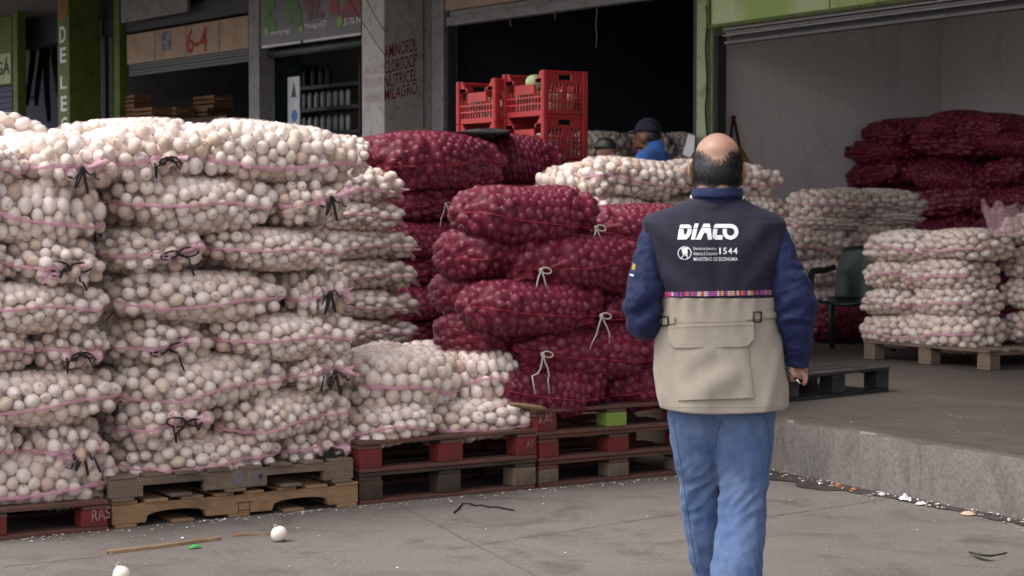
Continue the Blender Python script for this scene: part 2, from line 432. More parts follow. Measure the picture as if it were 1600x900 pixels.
def make_variant(kind, L_, W_, H_, seed):
    red = kind == 'red'
    C, rad = pack(L_, W_, H_, *((.0235, .0325, .75) if red else (.0275, .0415, .78)))
    ph = nrg.uniform(0, 6, 6)
    def warp(P):
        Q = P.copy(); x, y = P[:, 0] / L_, P[:, 1] / W_
        Q[:, 2] += .009 * np.sin(2.4 * x + ph[0]) + .007 * np.sin(4.1 * x + 2 * y + ph[1]) - .012 * np.abs(x) ** 3
        Q[:, 1] += .012 * np.sin(2.2 * x + ph[2]) + .010 * np.sin(5 * x + ph[3])
        Q[:, 0] += .015 * np.sin(2 * y + ph[4])
        return Q
    C = C.astype(float); rad = rad.astype(float)
    f = sack_f(C, L_, W_, H_)
    keep = f > .42
    C = warp(C[keep]); rad = rad[keep]
    bulbs = onions_mesh(kind + '_bulbs', C, rad, (RV, RA, RF) if red else (OV, OA, OF), M['red_onion' if red else 'white_onion'])
    # net skin stretched over the bulbs
    NU, NV = (60 if L_ > .35 else 42), 56
    u = np.linspace(-1, 1, NU); u = np.sign(u) * (1 - (1 - np.abs(u)) ** 1.35)
    v = np.linspace(0, 2 * np.pi, NV, endpoint=False)
    U, Vv = np.meshgrid(u, v, indexing='ij')
    axis_t = np.clip(np.abs(U) * 1.12 - .30, 0, 1)
    nx = np.sign(U) * np.abs(U) ** 4 * 1.5
    ny, nzv = np.cos(Vv), np.sin(Vv)
    ny2 = np.sign(ny) * np.abs(ny) ** .8 * W_; nz2 = np.sign(nzv) * np.abs(nzv) ** .8 * H_
    tp = np.sqrt(np.clip(1 - np.abs(U) ** 3.3, 0.003, 1)) ** .9
    O = np.stack([U * L_ * .86, ny2 * tp * .55, nz2 * tp * .55], 2).reshape(-1, 3); O = warp(O)
    N = np.stack([nx * .9, ny / W_ * .3 * tp + 1e-4, nzv / H_ * .16 * tp], 2).reshape(-1, 3); N /= np.linalg.norm(N, axis=1)[:, None]
    def skin_t(O, N): return cast_out(O, N, C, rad, .0)
    t = skin_t(O, N).reshape(NU, NV)
    sm = t.copy()
    for _ in range(7):
        a = sm.copy(); a[1:-1] = (sm[:-2] + sm[2:] + 2 * sm[1:-1]) / 4
        a = (np.roll(a, 1, 1) + np.roll(a, -1, 1) + 2 * a) / 4
        sm = np.maximum(a, t)
    sm = sm + .002
    SK = (O.reshape(NU, NV, 3) + N.reshape(NU, NV, 3) * sm[..., None])
    mb = MB(); mb.rings([[tuple(p) for p in r] for r in SK], True, True, 0, True)
    net = mb.build('net', M['net_red' if red else 'net_white'], smooth=True)
    netm = net.data; bpy.data.objects.remove(net)
    # sewn seam along the front long side
    jm = int(NV * .5)
    rows = []
    w0 = .003 if red else .0085
    for i in range(NU * 2):
        uu = i / (NU * 2 - 1) * (NU - 1); i0 = min(int(uu), NU - 2); fr = uu - i0
        off = 1.1 + 1.5 * math.sin(uu / NU * 4 + ph[5]) * .9 + .5 * math.sin(uu / NU * 11 + ph[0])
        row = []
        for s_ in (-1, -.35, .35, 1):
            jj = jm + off
            j0 = int(math.floor(jj)) % NV; fj = jj - math.floor(jj)
            p = (SK[i0, j0] * (1 - fr) + SK[i0 + 1, j0] * fr) * (1 - fj) + (SK[i0, (j0 + 1) % NV] * (1 - fr) + SK[i0 + 1, (j0 + 1) % NV] * fr) * fj
            row.append((p[0], p[1] - .004 - .003 * (1 - abs(s_)), p[2] + s_ * w0 * (1 + .35 * math.sin(uu * 1.3))))
        rows.append(row)
    mb = MB(); mb.rings(rows, False, False, 0, True)
    so = mb.build('seam', M['seam_red' if red else 'seam_pink'], smooth=True)
    s2 = so.data; bpy.data.objects.remove(so)
    tip = SK[-1].mean(0)
    return dict(kind=kind, L=L_, W=W_, H=H_, bulbs=bulbs, net=netm, seam=s2, tip=Vector(tip))
VAR = {'white_long': [make_variant('white', .45, .26, .145, i) for i in range(6)],
       'white_end': [make_variant('white', .46, .27, .15, i) for i in range(5)],
       'white_short': [make_variant('white', .30, .25, .145, i) for i in range(4)],
       'red_long': [make_variant('red', .44, .25, .15, i) for i in range(4)],
       'red_short': [make_variant('red', .30, .25, .15, i) for i in range(2)],
       'red_end': [make_variant('red', .44, .26, .15, i) for i in range(2)]}

def ruffle(mb, base, d, length, r0, r1, mi=0, n=18, seed=0):
    """a flared frill of gathered netting"""
    d = Vector(d).normalized(); s = d.cross(Vector((0, 0, 1))).normalized(); t = s.cross(d)
    rings = []
    for i in range(5):
        q = i / 4; ring = []
        for j in range(n):
            a = 2 * math.pi * j / n
            r = (r0 + (r1 - r0) * q) * (1 + q * .55 * math.sin(a * 3 + seed) + .25 * q * math.sin(a * 7 + seed * 2))
            ring.append(Vector(base) + d * (length * q * (1 + .25 * math.sin(a * 2 + seed))) + (s * math.cos(a) + t * math.sin(a) * .75) * r)
        rings.append(ring)
    mb.rings(rings, True, False, mi)
def loop_pts(p, d1, size, drop, n=14):
    p = Vector(p); d1 = Vector(d1); out = []
    for i in range(n + 1):
        a = 2 * math.pi * i / n
        out.append(p + d1 * size * (1 - math.cos(a)) * .5 + Vector((0, 0, -1)) * drop * (1 - math.cos(a)) * .5 + d1.cross(Vector((1, 0, 0))).normalized() * size * .22 * math.sin(a))
    return out
def tie_mesh(style, red, seed):
    """gathered mouth at the +x end, drawn round the origin: netting tuft + string"""
    rg = random.Random(seed); mb = MB()
    if style == 'tail':
        ruffle(mb, (-.035, 0, -.005), (1, .1, -.25), .135, .014, .042, 0, 18, seed)
    else:
        for k in range(2):
            ruffle(mb, (-.012, (-.030 if k else .030), 0), (.5, (-1 if k else 1), .5 * rg.uniform(-1, 1)), .075 * rg.uniform(.7, 1.2), .010, .034, 0, 14, seed + k)
        ruffle(mb, (-.035, 0, .0), (1, rg.uniform(-.4, .4), rg.uniform(-.5, .3)), .05, .020, .030, 0, 16, seed + 5)
    c = 1
    x = .018
    if style in ('bow', 'hang'):
        r = .0044 if not red else .0034
        mb.ell((x - .006, 0, 0), (.012, .013, .011), k=8, m=6, mi=1)
        if style == 'bow':
            mb.tube(loop_pts((x, 0, 0), (0, 1, .25), (.05 + .07 * rg.random()), .05 * rg.random()), r, 6, 1)
            mb.tube(loop_pts((x, 0, 0), (0, -1, .3), (.04 + .07 * rg.random()), .06 * rg.random()), r, 6, 1)
        else:
            mb.tube(loop_pts((x, 0, 0), (0, .35, 0), .06, .10 * rg.uniform(.8, 1.2)), r, 6, 1)
            mb.tube(loop_pts((x, 0, 0), (0, -.5, 0), .07, .085 * rg.uniform(.8, 1.2)), r, 6, 1)
        for sgn in (1, -1):
            pts = [Vector((x, 0, 0))]
            for i in range(1, 7):
                pts.append(Vector((x + .006 * math.sin(i + seed), sgn * (.012 * i + .006 * math.sin(i * 1.7 + seed)), -.0085 * i ** 1.25 * rg.uniform(.1, 1.3) + (.02 if seed % 3 == 0 and sgn > 0 else 0))))
            mb.tube(pts, r, 6, 1)
    elif style == 'string':
        for sgn in (1, -1):
            pts = [Vector((x, 0, 0))] + [Vector((x + .004 * math.sin(i), sgn * .012 * i * rg.uniform(.5, 1.1), -.030 * i * rg.uniform(.7, 1.1))) for i in range(1, 6)]
            mb.tube(pts, .0036, 6, 1)
        mb.tube(loop_pts((x, 0, 0), (0, .8, .3), .06, .02), .0034, 6, 1)
        mb.ell((x - .004, 0, 0), (.010, .010, .010), k=8, m=6, mi=1)
    o = mb.build('tie', [M['net_red_tuft' if red else 'net_tuft'], M['whitecord' if (red or style in ('string', 'tail')) else 'cord']], smooth=True)
    me = o.data; bpy.data.objects.remove(o); return me
TIES = {}
for st in ('bow', 'hang', 'tail', 'string'):
    for rd in (False, True): TIES[(st, rd)] = [tie_mesh(st, rd, 5 * i + 2) for i in range(6)]

sack_rng = random.Random(21)
def place_sack(colr, orient, center, half, rz, label, group, tie='bow', tilt=0.0, roll=0.0, var=None, tie_off=(0, 0), flip=False, tie_front=None):
    key = colr + '_' + ('end' if orient == 'end' else 'short' if orient == 'short' else 'long')
    vs = VAR[key]; v = vs[(sack_rng.randrange(len(vs)) if var is None else var) % len(vs)]
    root = empty(('white' if colr == 'white' else 'red') + '_onion_sack', center, 0, label, 'onion sack', group)
    root.rotation_euler = (roll, tilt, rz)
    root.scale = (half[0] / v['L'], half[1] / v['W'], half[2] / v['H'])
    if flip: root.scale.x *= -1
    for nm, me, kd in (('onions', v['bulbs'], 'stuff'), ('net', v['net'], None), ('seam', v['seam'], None)):
        o = bpy.data.objects.new(nm, me); col.objects.link(o); o.parent = root
        if kd: o['kind'] = kd
    if tie:
        o = bpy.data.objects.new('tie', sack_rng.choice(TIES[(tie, colr == 'red')])); col.objects.link(o); o.parent = root
        o.location = v['tip'] + Vector((.004, tie_off[0], tie_off[1]))
        if tie_front is not None:
            q = min(range(len(v['seam'].vertices)), key=lambda i_: abs(v['seam'].vertices[i_].co.x - tie_front * v['L'])); sv = v['seam'].vertices[q].co
            o.location = (sv.x, sv.y - .004, sv.z); o.rotation_euler.z = R(-90)
            f_ = 1.25; o.scale = (f_ * v['W'] / half[1], f_ * v['L'] / half[0], f_ * v['H'] / half[2])
            return root
        o.scale = (v['L'] / half[0], v['W'] / half[1], v['H'] / half[2])
    return root
def bbox_sack(colr, orient, bb, plane, axis, label, group, tie='bow', yaw=0.0, tilt=0.0, depth=None, **kw):
    """a sack whose visible face spans the surveyed box on the front plane of its stack"""
    x0, y0, x1, y1 = bb; xc, yc = (x0 + x1) / 2, (y0 + y1) / 2
    dh = depth if depth else (.46 if orient == 'end' else .26)
    at = atY if axis == 'Y' else atX
    q = plane + min(dh, .24)
    a, b_, t, u = at(x0, yc, q), at(x1, yc, q), at(xc, y0, q), at(xc, y1, q)
    w = (b_ - a).length / 2 * 1.0; h = abs(t.z - u.z) / 2 * 1.02
    c = (a + b_) / 2; c.z = (t.z + u.z) / 2
    if axis == 'Y': c.y = plane + dh
    else: c.x = plane + dh
    # keep the face where it was surveyed although the body reaches further back
    if axis == 'Y': rz = R(-90) if orient == 'end' else 0.0
    else: rz = R(180) if orient == 'end' else R(-90)
    half = (dh, w, h) if orient == 'end' else (w, dh, h)
    return place_sack(colr, orient, c, half, rz + yaw, label, group, tie, tilt, **kw)
ORD = ['bottom', 'second', 'third', 'fourth', 'fifth', 'sixth', 'seventh', 'eighth', 'ninth']
Y0 = 7.77
# ---- leftmost stack (on the red pallet cut by the frame)
GA = 'white onion sacks in the leftmost stack'
Arows = [('long', (-125, 695, 179, 797), 0), ('end', (18, 640, 161, 740), 1), ('long', (-110, 574, 179, 664), 2), ('end', (36, 504, 163, 585), 3),
         ('long', (-110, 435, 160, 518), 4), ('end', (2, 363, 156, 450), 5), ('long', (-100, 276, 157, 385), 6), ('end', (14, 203, 175, 305), 7)]
for o_, bb, n in Arows:
    lb = f"white onion sack lying lengthwise, {ORD[n]} layer up in the leftmost stack" if o_ == 'long' else f"white onion sack end-on with {'white and black string' if n == 7 else 'black string bow'}, {ORD[n]} layer up, leftmost stack"
    bbox_sack('white', o_, bb, Y0 - .03 * (n % 3), 'Y', lb, GA, tie=('bow', 'hang', 'bow')[n % 3] if o_ == 'end' else ('hang' if n in (2, 6) else None), tilt=R(sack_rng.uniform(-2, 2)), tie_off=(sack_rng.uniform(-.05, .05), -.02))
for bb, n in (((-130, 645, 22, 735), 1), ((-120, 508, 40, 582), 3), ((-140, 372, 8, 445), 5), ((-130, 222, 34, 300), 7)):
    bbox_sack('white', 'short', bb, Y0, 'Y', f"white onion sack cut by the left picture edge, {ORD[n]} layer up, leftmost stack", GA, tie='tail')
bbox_sack('white', 'long', (-160, 200, 60, 262), Y0 + .62, 'Y', "white onion sack at the back of the leftmost stack's top, only its hump showing", GA, tie=None)
# ---- tall stack on the tan pallets
GB = 'white onion sacks in the tall stack on the tan pallets'
Brows = [('long', (168, 668, 425, 745), 0, 'left'), ('end', (416, 652, 542, 726), 0, 'right'),
         ('end', (168, 610, 322, 702), 1, 'left'), ('long', (318, 604, 530, 682), 1, 'right'),
         ('long', (165, 550, 430, 638), 2, 'left'), ('end', (424, 540, 532, 612), 2, 'right'),
         ('end', (162, 488, 322, 574), 3, 'left'), ('long', (316, 482, 546, 560), 3, 'right'),
         ('long', (160, 418, 434, 502), 4, 'left'), ('end', (424, 410, 532, 502), 4, 'right'),
         ('end', (158, 350, 314, 428), 5, 'left'), ('long', (308, 350, 528, 420), 5, 'right'),
         ('long', (162, 268, 420, 362), 6, 'left'), ('end', (402, 276, 530, 358), 6, 'right'),
         ('end', (150, 190, 318, 296), 7, 'left'), ('long', (298, 190, 548, 288), 7, 'right')]
for i, (o_, bb, n, sd) in enumerate(Brows):
    if o_ == 'long': lb = f"white onion sack lengthwise, {ORD[n]} layer, {sd} half, stack on tan pallets"
    else: lb = f"white onion sack end-on, black string, {ORD[n]} layer, {sd} half, tan pallet stack"
    bbox_sack('white', o_, bb, Y0 + .02 * math.sin(i * 2.3), 'Y', lb, GB, tie=('bow', 'hang', 'bow', 'hang')[i % 4] if o_ == 'end' else ('bow' if i in (8,) else None),
              tilt=R(sack_rng.uniform(-1.5, 1.5)), tie_off=(sack_rng.uniform(-.05, .06), sack_rng.uniform(-.03, .02)), roll=R(2) if n < 7 else R(5))
for bb, n, k in (((80, 184, 330, 262), 7, 0), ((60, 262, 330, 345), 6, 1)):
    bbox_sack('white', 'long', bb, Y0 + .85 - .25 * k, 'Y', f"white onion sack behind, {ORD[n]} layer, bulging above the black-bow sack" if k == 0 else "white onion sack behind the front row, seventh layer of the tan pallet stack", GB, tie=None)
bbox_sack('white', 'long', (330, 205, 560, 285), Y0 + .62, 'Y', "white onion sack at the back of the tan pallet stack's top right", GB, tie=None)
for n in range(7):
    zc = .235 + .125 + n * .245
    if n < 6:
        for k, xx in enumerate((3.15, 3.75)):
            place_sack('white', 'end', (xx, Y0 + 1.42 + .04 * (n % 2), zc + .02), (.42, .30, .135), R(90), "white onion sack hidden in the rear row of the stack on tan pallets", GB, tie=None)
    place_sack('white', 'long', (2.33, Y0 + (1.22 if n % 2 else .80), zc - .1), (.5, .29, .135), 0, "white onion sack hidden in the rear row of the leftmost stack", GA, tie=None)
for n in range(5):
    place_sack('white', 'long', (2.2, Y0 + 1.75, .135 + .13 + n * .25), (.5, .3, .14), 0, "white onion sack hidden in the rear row of the leftmost stack", GA, tie=None)
# ---- second row behind, right ends with pink tails
GC = 'white onion sacks in the row behind, ends with pink tails'
for n, bb in enumerate([(420, 540, 592, 590), (420, 493, 642, 540), (425, 446, 645, 497), (420, 400, 640, 456), (420, 354, 640, 408), (415, 308, 622, 362), (410, 252, 622, 316)]):
    bbox_sack('white', 'long', bb, 10.35, 'Y', f"white onion sack with pink tail at right end, {ORD[n]} layer, narrow back stack", GC, tie='tail', tilt=R(2), depth=.30)
bbox_sack('white', 'long', (440, 208, 566, 256), 11.2, 'Y', "white onion sack topmost at the back, just above the narrow back stack", GC, tie='string', depth=.3)
# ---- low white pile on the red pallets
GD = 'white onion sacks in the low pile on the red pallets'
for nm, bb, yw, pl, tw in (("bottom left of the low pile on red pallets", (528, 626, 672, 696), -4, Y0, 'tail'), ("bottom right of the low pile on red pallets", (654, 618, 816, 690), 3, Y0 + .03, None),
                       ("second layer, left, of the low pile on red pallets", (533, 545, 704, 644), 8, Y0 + .06, 'tail'), ("second layer, right, of the low pile on red pallets", (690, 545, 808, 634), -6, Y0 + .12, 'tail'),
                       ("back left of the low pile, against the tall stack", (528, 538, 640, 622), 0, Y0 + .52, None), ("topmost at the back of the low pile on red pallets", (630, 530, 770, 600), -10, Y0 + .55, None)):
    bbox_sack('white', 'short', bb, pl, 'Y', f"white onion sack, {nm}", GD, tie=tw, yaw=R(yw), tilt=R(sack_rng.uniform(-3, 3)))
# ---- front red pile
GF = 'red onion sacks in the front pile beside the man'
for nm, o_, bb, yw, pl, tw in (
        ("bottom layer, left, above the chalked pallet block", 'long', (768, 556, 932, 650), -8, Y0 - .02, None),
        ("bottom layer, right, beside the man's jacket", 'long', (912, 556, 1080, 640), 4, Y0 + .02, None),
        ("second layer, front, with white string at its left end", 'long', (795, 500, 1030, 590), 0, Y0 - .04, 'string!'),
        ("second layer, left, sloping down behind the white pile", 'short', (698, 486, 830, 562), 8, Y0 + .20, 'string'),
        ("third layer, centre, with white bow on its right end", 'long', (728, 432, 930, 522), 2, Y0 - .05, 'string'),
        ("third layer, left end-on with a knotted mouth", 'short', (700, 418, 800, 490), 9, Y0 + .26, 'string'),
        ("third layer, right, partly behind the man's elbow", 'long', (905, 440, 1060, 530), 2, Y0 + .06, 'string'),
        ("fourth layer, right, with white bow on its left end", 'long', (782, 364, 1010, 460), -3, Y0 - .02, 'string!'),
        ("fourth layer, left, reaching out over the dark stack", 'short', (704, 350, 836, 436), 10, Y0 + .16, 'string'),
        ("topmost in front, with white string on its right end", 'long', (716, 288, 922, 384), 3, Y0 + .04, 'string'),
        ("topmost right, behind the top front sack", 'long', (900, 318, 1075, 402), -3, Y0 + .32, None)):
    bbox_sack('red', o_, bb, pl, 'Y', f"red onion sack, {nm}", GF, tie=tw and tw.strip('!'), yaw=R(yw), tilt=R(sack_rng.uniform(-3, 3)), tie_front={'second layer, front,': -.86, 'fourth layer, right,': -.74, 'topmost in front, wi': .72, 'third layer, centre,': .70, 'fourth layer, left, ': .55}.get(nm[:20]))
for k, bb in enumerate([(905, 500, 1120, 580), (905, 380, 1100, 452)]):
    bbox_sack('red', 'long', bb, Y0 + .45, 'Y', f"red onion sack at the back of the front red pile, {('second', 'fourth')[k]} layer", GF, tie=None)
# ---- dark red stack behind
GE = 'red onion sacks in the shaded stack behind'
rowsE = [(536, 580), (494, 548), (446, 502), (396, 452), (344, 402), (288, 350)]
for n, (y0, y1) in enumerate(rowsE):
    for k, (x0, x1) in enumerate([(585 + (n % 2) * 18, 735), (728, 880 - (n % 2) * 14)]):
        bbox_sack('red', 'end' if (n + k) % 2 else 'long', (x0, y0, x1, y1), 11.35 + .04 * ((n + k) % 2), 'Y',
                  f"red onion sack in the shaded back stack, {ORD[n]} layer, {('left', 'right')[k]}", GE, tie='string', depth=.46 if (n + k) % 2 else .3)
for nm, bb, pl, yw in (("top left, half behind the white sacks", (536, 212, 640, 284), 11.55, 0), ("top middle, the broad sunlit one", (582, 208, 790, 300), 11.3, 5), ("top right, sloping below the red crates", (745, 212, 880, 298), 11.7, -12), ):
    bbox_sack('red', 'long', bb, pl, 'Y', f"red onion sack in the shaded back stack, {nm}", GE, tie='string', yaw=R(yw), depth=.34)
# ---- pale stack on the platform behind the man's head
GG = 'white onion sacks on the platform behind the man'
for nm, bb, pl in (("left, leaning at the stack's top", (868, 252, 990, 330), 10.75), ("top middle, broad with a pink seam", (912, 246, 1072, 312), 10.55), ("top right, ending beside the man's right ear", (1040, 250, 1215, 312), 10.7),
                   ("lower layer, left", (892, 304, 1020, 356), 10.62), ("lower layer, middle", (985, 306, 1110, 362), 10.6), ("lower layer, right, over the man's shoulder", (1100, 300, 1216, 350), 10.7),
                   ("third layer down, left half", (900, 348, 1050, 405), 10.66), ("third layer down, right half", (1045, 350, 1225, 405), 10.66)):
    bbox_sack('white', 'long', bb, pl, 'Y', f"white onion sack behind the man's head, {nm}", GG, tie='tail', depth=.34)
# ---- stack on the pallet inside the right shop (lit faces turned to the alley)
GI = 'white onion sacks on the pallet at the right picture edge'
I_rows = [((1362, 488, 1450, 542), (1428, 484, 1548, 550)), ((1362, 448, 1446, 494), (1442, 444, 1544, 496)), ((1366, 404, 1450, 452), (1436, 400, 1538, 456)), ((1362, 360, 1490, 412), (1452, 358, 1560, 408))]
for n, (b1, b2) in enumerate(I_rows):
    for k, bb in enumerate((b1, b2)):
        bbox_sack('white', 'short', bb, 9.72 + .03 * k, 'X', f"white onion sack on the pallet at right, {ORD[n]} layer, {('left', 'right')[k]} of its lit side", GI, tie='tail', tilt=R(sack_rng.uniform(-2, 2)), flip=(k == 1))
for n in range(4):
    zc = PH + .14 + .13 + n * .235
    for k in range(2):
        place_sack('white', 'short', (10.55 + k * .55, 9.32, zc), (.27, .30, .13), R(90 * (n % 2)), f"white onion sack on right pallet, {ORD[n]} layer, shaded side, {('front', 'rear')[k]}", GI, tie=None)
# ---- pale stack deeper inside
GH = 'white onion sacks against the side wall'
k = 0
for n, bbs in enumerate([[(1222, 446, 1310, 500), (1300, 440, 1400, 496)], [(1222, 402, 1312, 452), (1302, 396, 1408, 448)], [(1216, 352, 1316, 408), (1306, 344, 1420, 402)], [(1228, 336, 1330, 364), (1322, 330, 1432, 356)], [(1246, 293, 1350, 344), (1318, 296, 1436, 340)]]):
    for q, bb in enumerate(bbs):
        bbox_sack('white', 'short', bb, 12.15 + .06 * q, 'Y', f"white onion sack between the man's arm and chair, {ORD[n]} layer, {('left', 'right')[q]}", GH, tie='tail')
# ---- dark red stack at the back wall of the right shop
GJ = 'red onion sacks at the back wall'
for n, bbs in enumerate([[(1300, 380, 1420, 430), (1410, 380, 1530, 430), (1520, 380, 1640, 430)], [(1310, 335, 1425, 388), (1415, 335, 1535, 388), (1525, 335, 1650, 388)], [(1326, 292, 1440, 342), (1430, 290, 1540, 342), (1530, 290, 1650, 342)], [(1320, 250, 1430, 300), (1420, 246, 1535, 298), (1525, 246, 1650, 298)], [(1330, 214, 1436, 258), (1426, 210, 1540, 254), (1528, 208, 1650, 254)], [(1352, 184, 1450, 228), (1432, 174, 1520, 222), (1500, 178, 1600, 222)]]):
    for q, bb in enumerate(bbs):
        bbox_sack('red', 'end' if (n + q) % 2 else 'long', bb, 13.0, 'X', f"dark red onion sack at the back wall, {ORD[n]} layer, {('left', 'middle', 'right')[q]}", GJ, tie='string' if (n * 3 + q) % 4 == 0 else None, depth=.35 + .25 * sack_rng.random() * (n > 2), yaw=R(sack_rng.uniform(-24, 24)), tilt=R(sack_rng.uniform(-9, 9)), roll=R(sack_rng.uniform(-8, 8)))
# red sacks on the floor behind the chair
for q, bb in enumerate([(1262, 472, 1352, 530), (1335, 478, 1420, 530)]):
    bbox_sack('red', 'long', bb, 11.55, 'Y', f"red onion sack lying on the shop floor {('behind the green chair', 'under the right white stack, half hidden')[q]}", 'red onion sacks on the shop floor', tie=None)
# far white sacks in the dark shop
for q, bb in enumerate([(892, 204, 985, 262), (975, 206, 1045, 262), (1030, 208, 1090, 262), (892, 250, 985, 300), (975, 250, 1095, 300)]):
    bbox_sack('white', 'short', bb, 16.7, 'Y', "white onion sack in the dark shop, " + ("top left beside the red crates", "top middle behind the blue-shirted man", "top right beside the green post", "lower left behind the seated head", "lower right behind the man's blue shirt")[q], 'white onion sacks in the dark shop', tie=None)
# open mouth of the top right sack
mb = MB(); c0 = atX(1568, 362, 10.0)
rings = []
for i in range(6):
    q = i / 5; ring = []
    for j in range(28):
        a = 2 * math.pi * j / 28
        r = .11 + .07 * q ** 1.5 + .035 * q * math.sin(5 * a + 1) + .02 * math.sin(9 * a)
        ring.append((c0.x + r * .6 * math.cos(a), c0.y + r * math.sin(a), c0.z - .03 + .21 * q + .03 * q * math.sin(3 * a) + .03 * q * math.sin(7 * a + 2)))
    rings.append(ring)
mb.rings(rings, True, False)
top_sack = [o for o in col.objects if o.get('label', '').startswith('white onion sack on the pallet at right, fourth layer, right')][0]
M['net_open'] = net_mat('open_pink_net', (.62, .40, .44, 1), .18, .42, 30)
fo = mb.build('open_mouth', M['net_open'], smooth=True)
fo.parent = top_sack; fo.matrix_parent_inverse = top_sack.matrix_basis.inverted()
# ------------------------------------------------------------------ pallets
def block_pallet(name, x0, y0, z0, w, d, h, deck_m, block_m, base_m, label, rz=0.0, base=True, group='wooden pallets under the onion sacks', front_m=None, seed=0, bw=.105):
    rg = random.Random(seed)
    root = empty(name, (x0, y0, z0), rz, label, 'pallet', group)
    t = .020; hb = h - 3 * t if base else h - 2 * t
    mb = MB(); n = 7
    for i in range(n):
        wy = bw if i not in (0, n - 1) else .125
        yc = .0625 + (d - .125) * i / (n - 1) + rg.uniform(-.006, .006) * (0 < i < n - 1)
        x_in = rg.uniform(0, .012)
        mb.box((w / 2, yc, h - t / 2 + rg.uniform(-.001, .001)), (w - x_in, wy, t - .001), Matrix.Rotation(rg.uniform(-.004, .004), 3, 'Z'))
    for i in range(3): mb.box((.06 + (w - .12) * i / 2, d / 2, h - 1.5 * t - .0015), (.118, d - .006, t - .002))
    mb.build('deck', deck_m, root, bevel=.003)
    zb = (t if base else 0)
    for j in range(3):
        for i in range(3):
            b_ = MB(); bw = .125 + rg.uniform(-.012, .012)
            b_.box((0, 0, hb / 2), (bw, .10, hb - .002))
            o = b_.build('block', (front_m or {}).get((i, j), block_m), root, bevel=.004)
            o.location = (.065 + (w - .13) * i / 2, .054 + (d - .108) * j / 2, zb); o.rotation_euler.z = rg.uniform(-.05, .05)
    if base:
        mb = MB()
        for j in range(3): mb.box((w / 2, .055 + (d - .11) * j / 2, t / 2), (w - .004, .10, t - .001))
        mb.build('base_board', base_m, root, bevel=.003)
    return root
def stringer_pallet(name, x0, y0, z0, w, d, h, wm, label, seed=0, arch=True):
    rg = random.Random(seed)
    root = empty(name, (x0, y0, z0), 0, label, 'pallet', 'wooden pallets under the onion sacks')
    t = .016
    def outline():
        zt, zb, pts = h - t, t, []
        pts += [(0, zb)]
        for c in (.30, w - .30):
            hw = .145; nh = (h - 2 * t) * (.55 if arch else .58)
            if arch:
                for i in range(9):
                    a = math.pi * i / 8; s = math.sin(a) ** .45
                    pts.append((c - hw * math.cos(a), zb + nh * s))
            else: pts += [(c - hw, zb), (c - hw, zb + nh), (c + hw, zb + nh), (c + hw, zb)]
        return pts + [(w, zb), (w, zt), (0, zt)]
    for y in (0, d / 2 - .02, d - .04):
        mb = MB(); pl = outline()
        mb.prism([(x, y, z) for x, z in pl], (0, .038, 0)); mb.build('stringer', wm, root, bevel=.002)
    mb = MB(); n = 8
    for i in range(n):
        bw = .118 if i in (0, n - 1) else rg.uniform(.085, .11)
        mb.box((.06 + (w - .12) * i / (n - 1) + (rg.uniform(-.012, .012) if 0 < i < n - 1 else 0), d / 2 + rg.uniform(-.008, .004), h - t / 2), (bw, d, t - .002))
    mb.build('deck', wm, root, bevel=.002)
    mb = MB()
    for i in range(5): mb.box((.06 + (w - .12) * i / 4 + rg.uniform(-.01, .01) * (0 < i < 4), d / 2 + rg.uniform(-.012, .0), t / 2), (.10, d, t - .002))
    mb.build('base_board', wm, root, bevel=.002)
    return root
def mark(parent, txt, px, py, w, h, y, mat, name='painted_mark', shear=0.0, bold=.01):
    """hand-painted marking lying on a face that looks towards -Y"""
    vs, fs = text_fit(txt, w, h, bold=bold, shear=shear); c = atY(px, py, y)
    mb = MB(); mb.add([(c.x - w / 2 + a + .004 * nz((a * 60, b_ * 40, px)), y, c.z - h / 2 + b_ + .007 * nz((a * 45, b_ * 30, py)) + a * .12) for a, b_ in vs], fs)
    o = mb.build(name, mat)
    if parent:
        o.parent = parent; o.matrix_parent_inverse = parent.matrix_basis.inverted()
    return o
pr = block_pallet('wooden_pallet', 1.83, 7.745, 0, 1.02, 1.15, .135, M['reddeck'], M['redwood'], M['reddeck'], 'single red pallet under the leftmost white onion stack, cut by the frame', seed=1)
mark(pr, 'RAS', 158, 806, .085, .05, 7.7445, M['chalk'])
pt1 = stringer_pallet('wooden_pallet', 2.872, 7.775, 0, 1.215, 1.0, .117, M['tanwood'], 'fresh tan pallet with two arched notches, on the ground', 2, True)
pt2 = stringer_pallet('wooden_pallet', 2.86, 7.77, .118, 1.20, 1.0, .113, M['greywood'], 'weathered grey-brown pallet with square notches, lying on the tan pallet', 3, False)
mark(pt1, '日', 380, 797, .07, .07, 7.7742, M['burn']) if False else None
for dx in ((0, 0), ):
    c = atY(382, 797, 7.7742); mb = MB()
    for a, b_ in (((-.045, .036), (.045, .036)), ((-.03, .036), (-.03, -.04)), ((.026, .036), (.026, -.04)), ((-.03, .0), (.026, .0)), ((-.03, -.032), (.026, -.032))):
        p, q = Vector((c.x + a[0], 0, c.z + a[1])), Vector((c.x + b_[0], 0, c.z + b_[1]))
        dr = (q - p).normalized(); s = Vector((-dr.z, 0, dr.x)) * .0022
        y = 7.7742
        mb.quad((p.x - s.x, y, p.z - s.z), (q.x - s.x, y, q.z - s.z), (q.x + s.x, y, q.z + s.z), (p.x + s.x, y, p.z + s.z))
    bb = mb.build('burnt_brand', M['burn']); bb.parent = pt1; bb.matrix_parent_inverse = pt1.matrix_basis.inverted()
mark(pt2, 'EZ', 374, 746, .045, .05, 7.7692, M['bluemark'], bold=.03); mark(pt2, 'RAM', 399, 745, .08, .045, 7.7692, M['bluemark'], shear=.2)
fm = {(0, 0): M['oldwood'], (1, 0): M['oldwood'], (2, 0): M['greywood']}
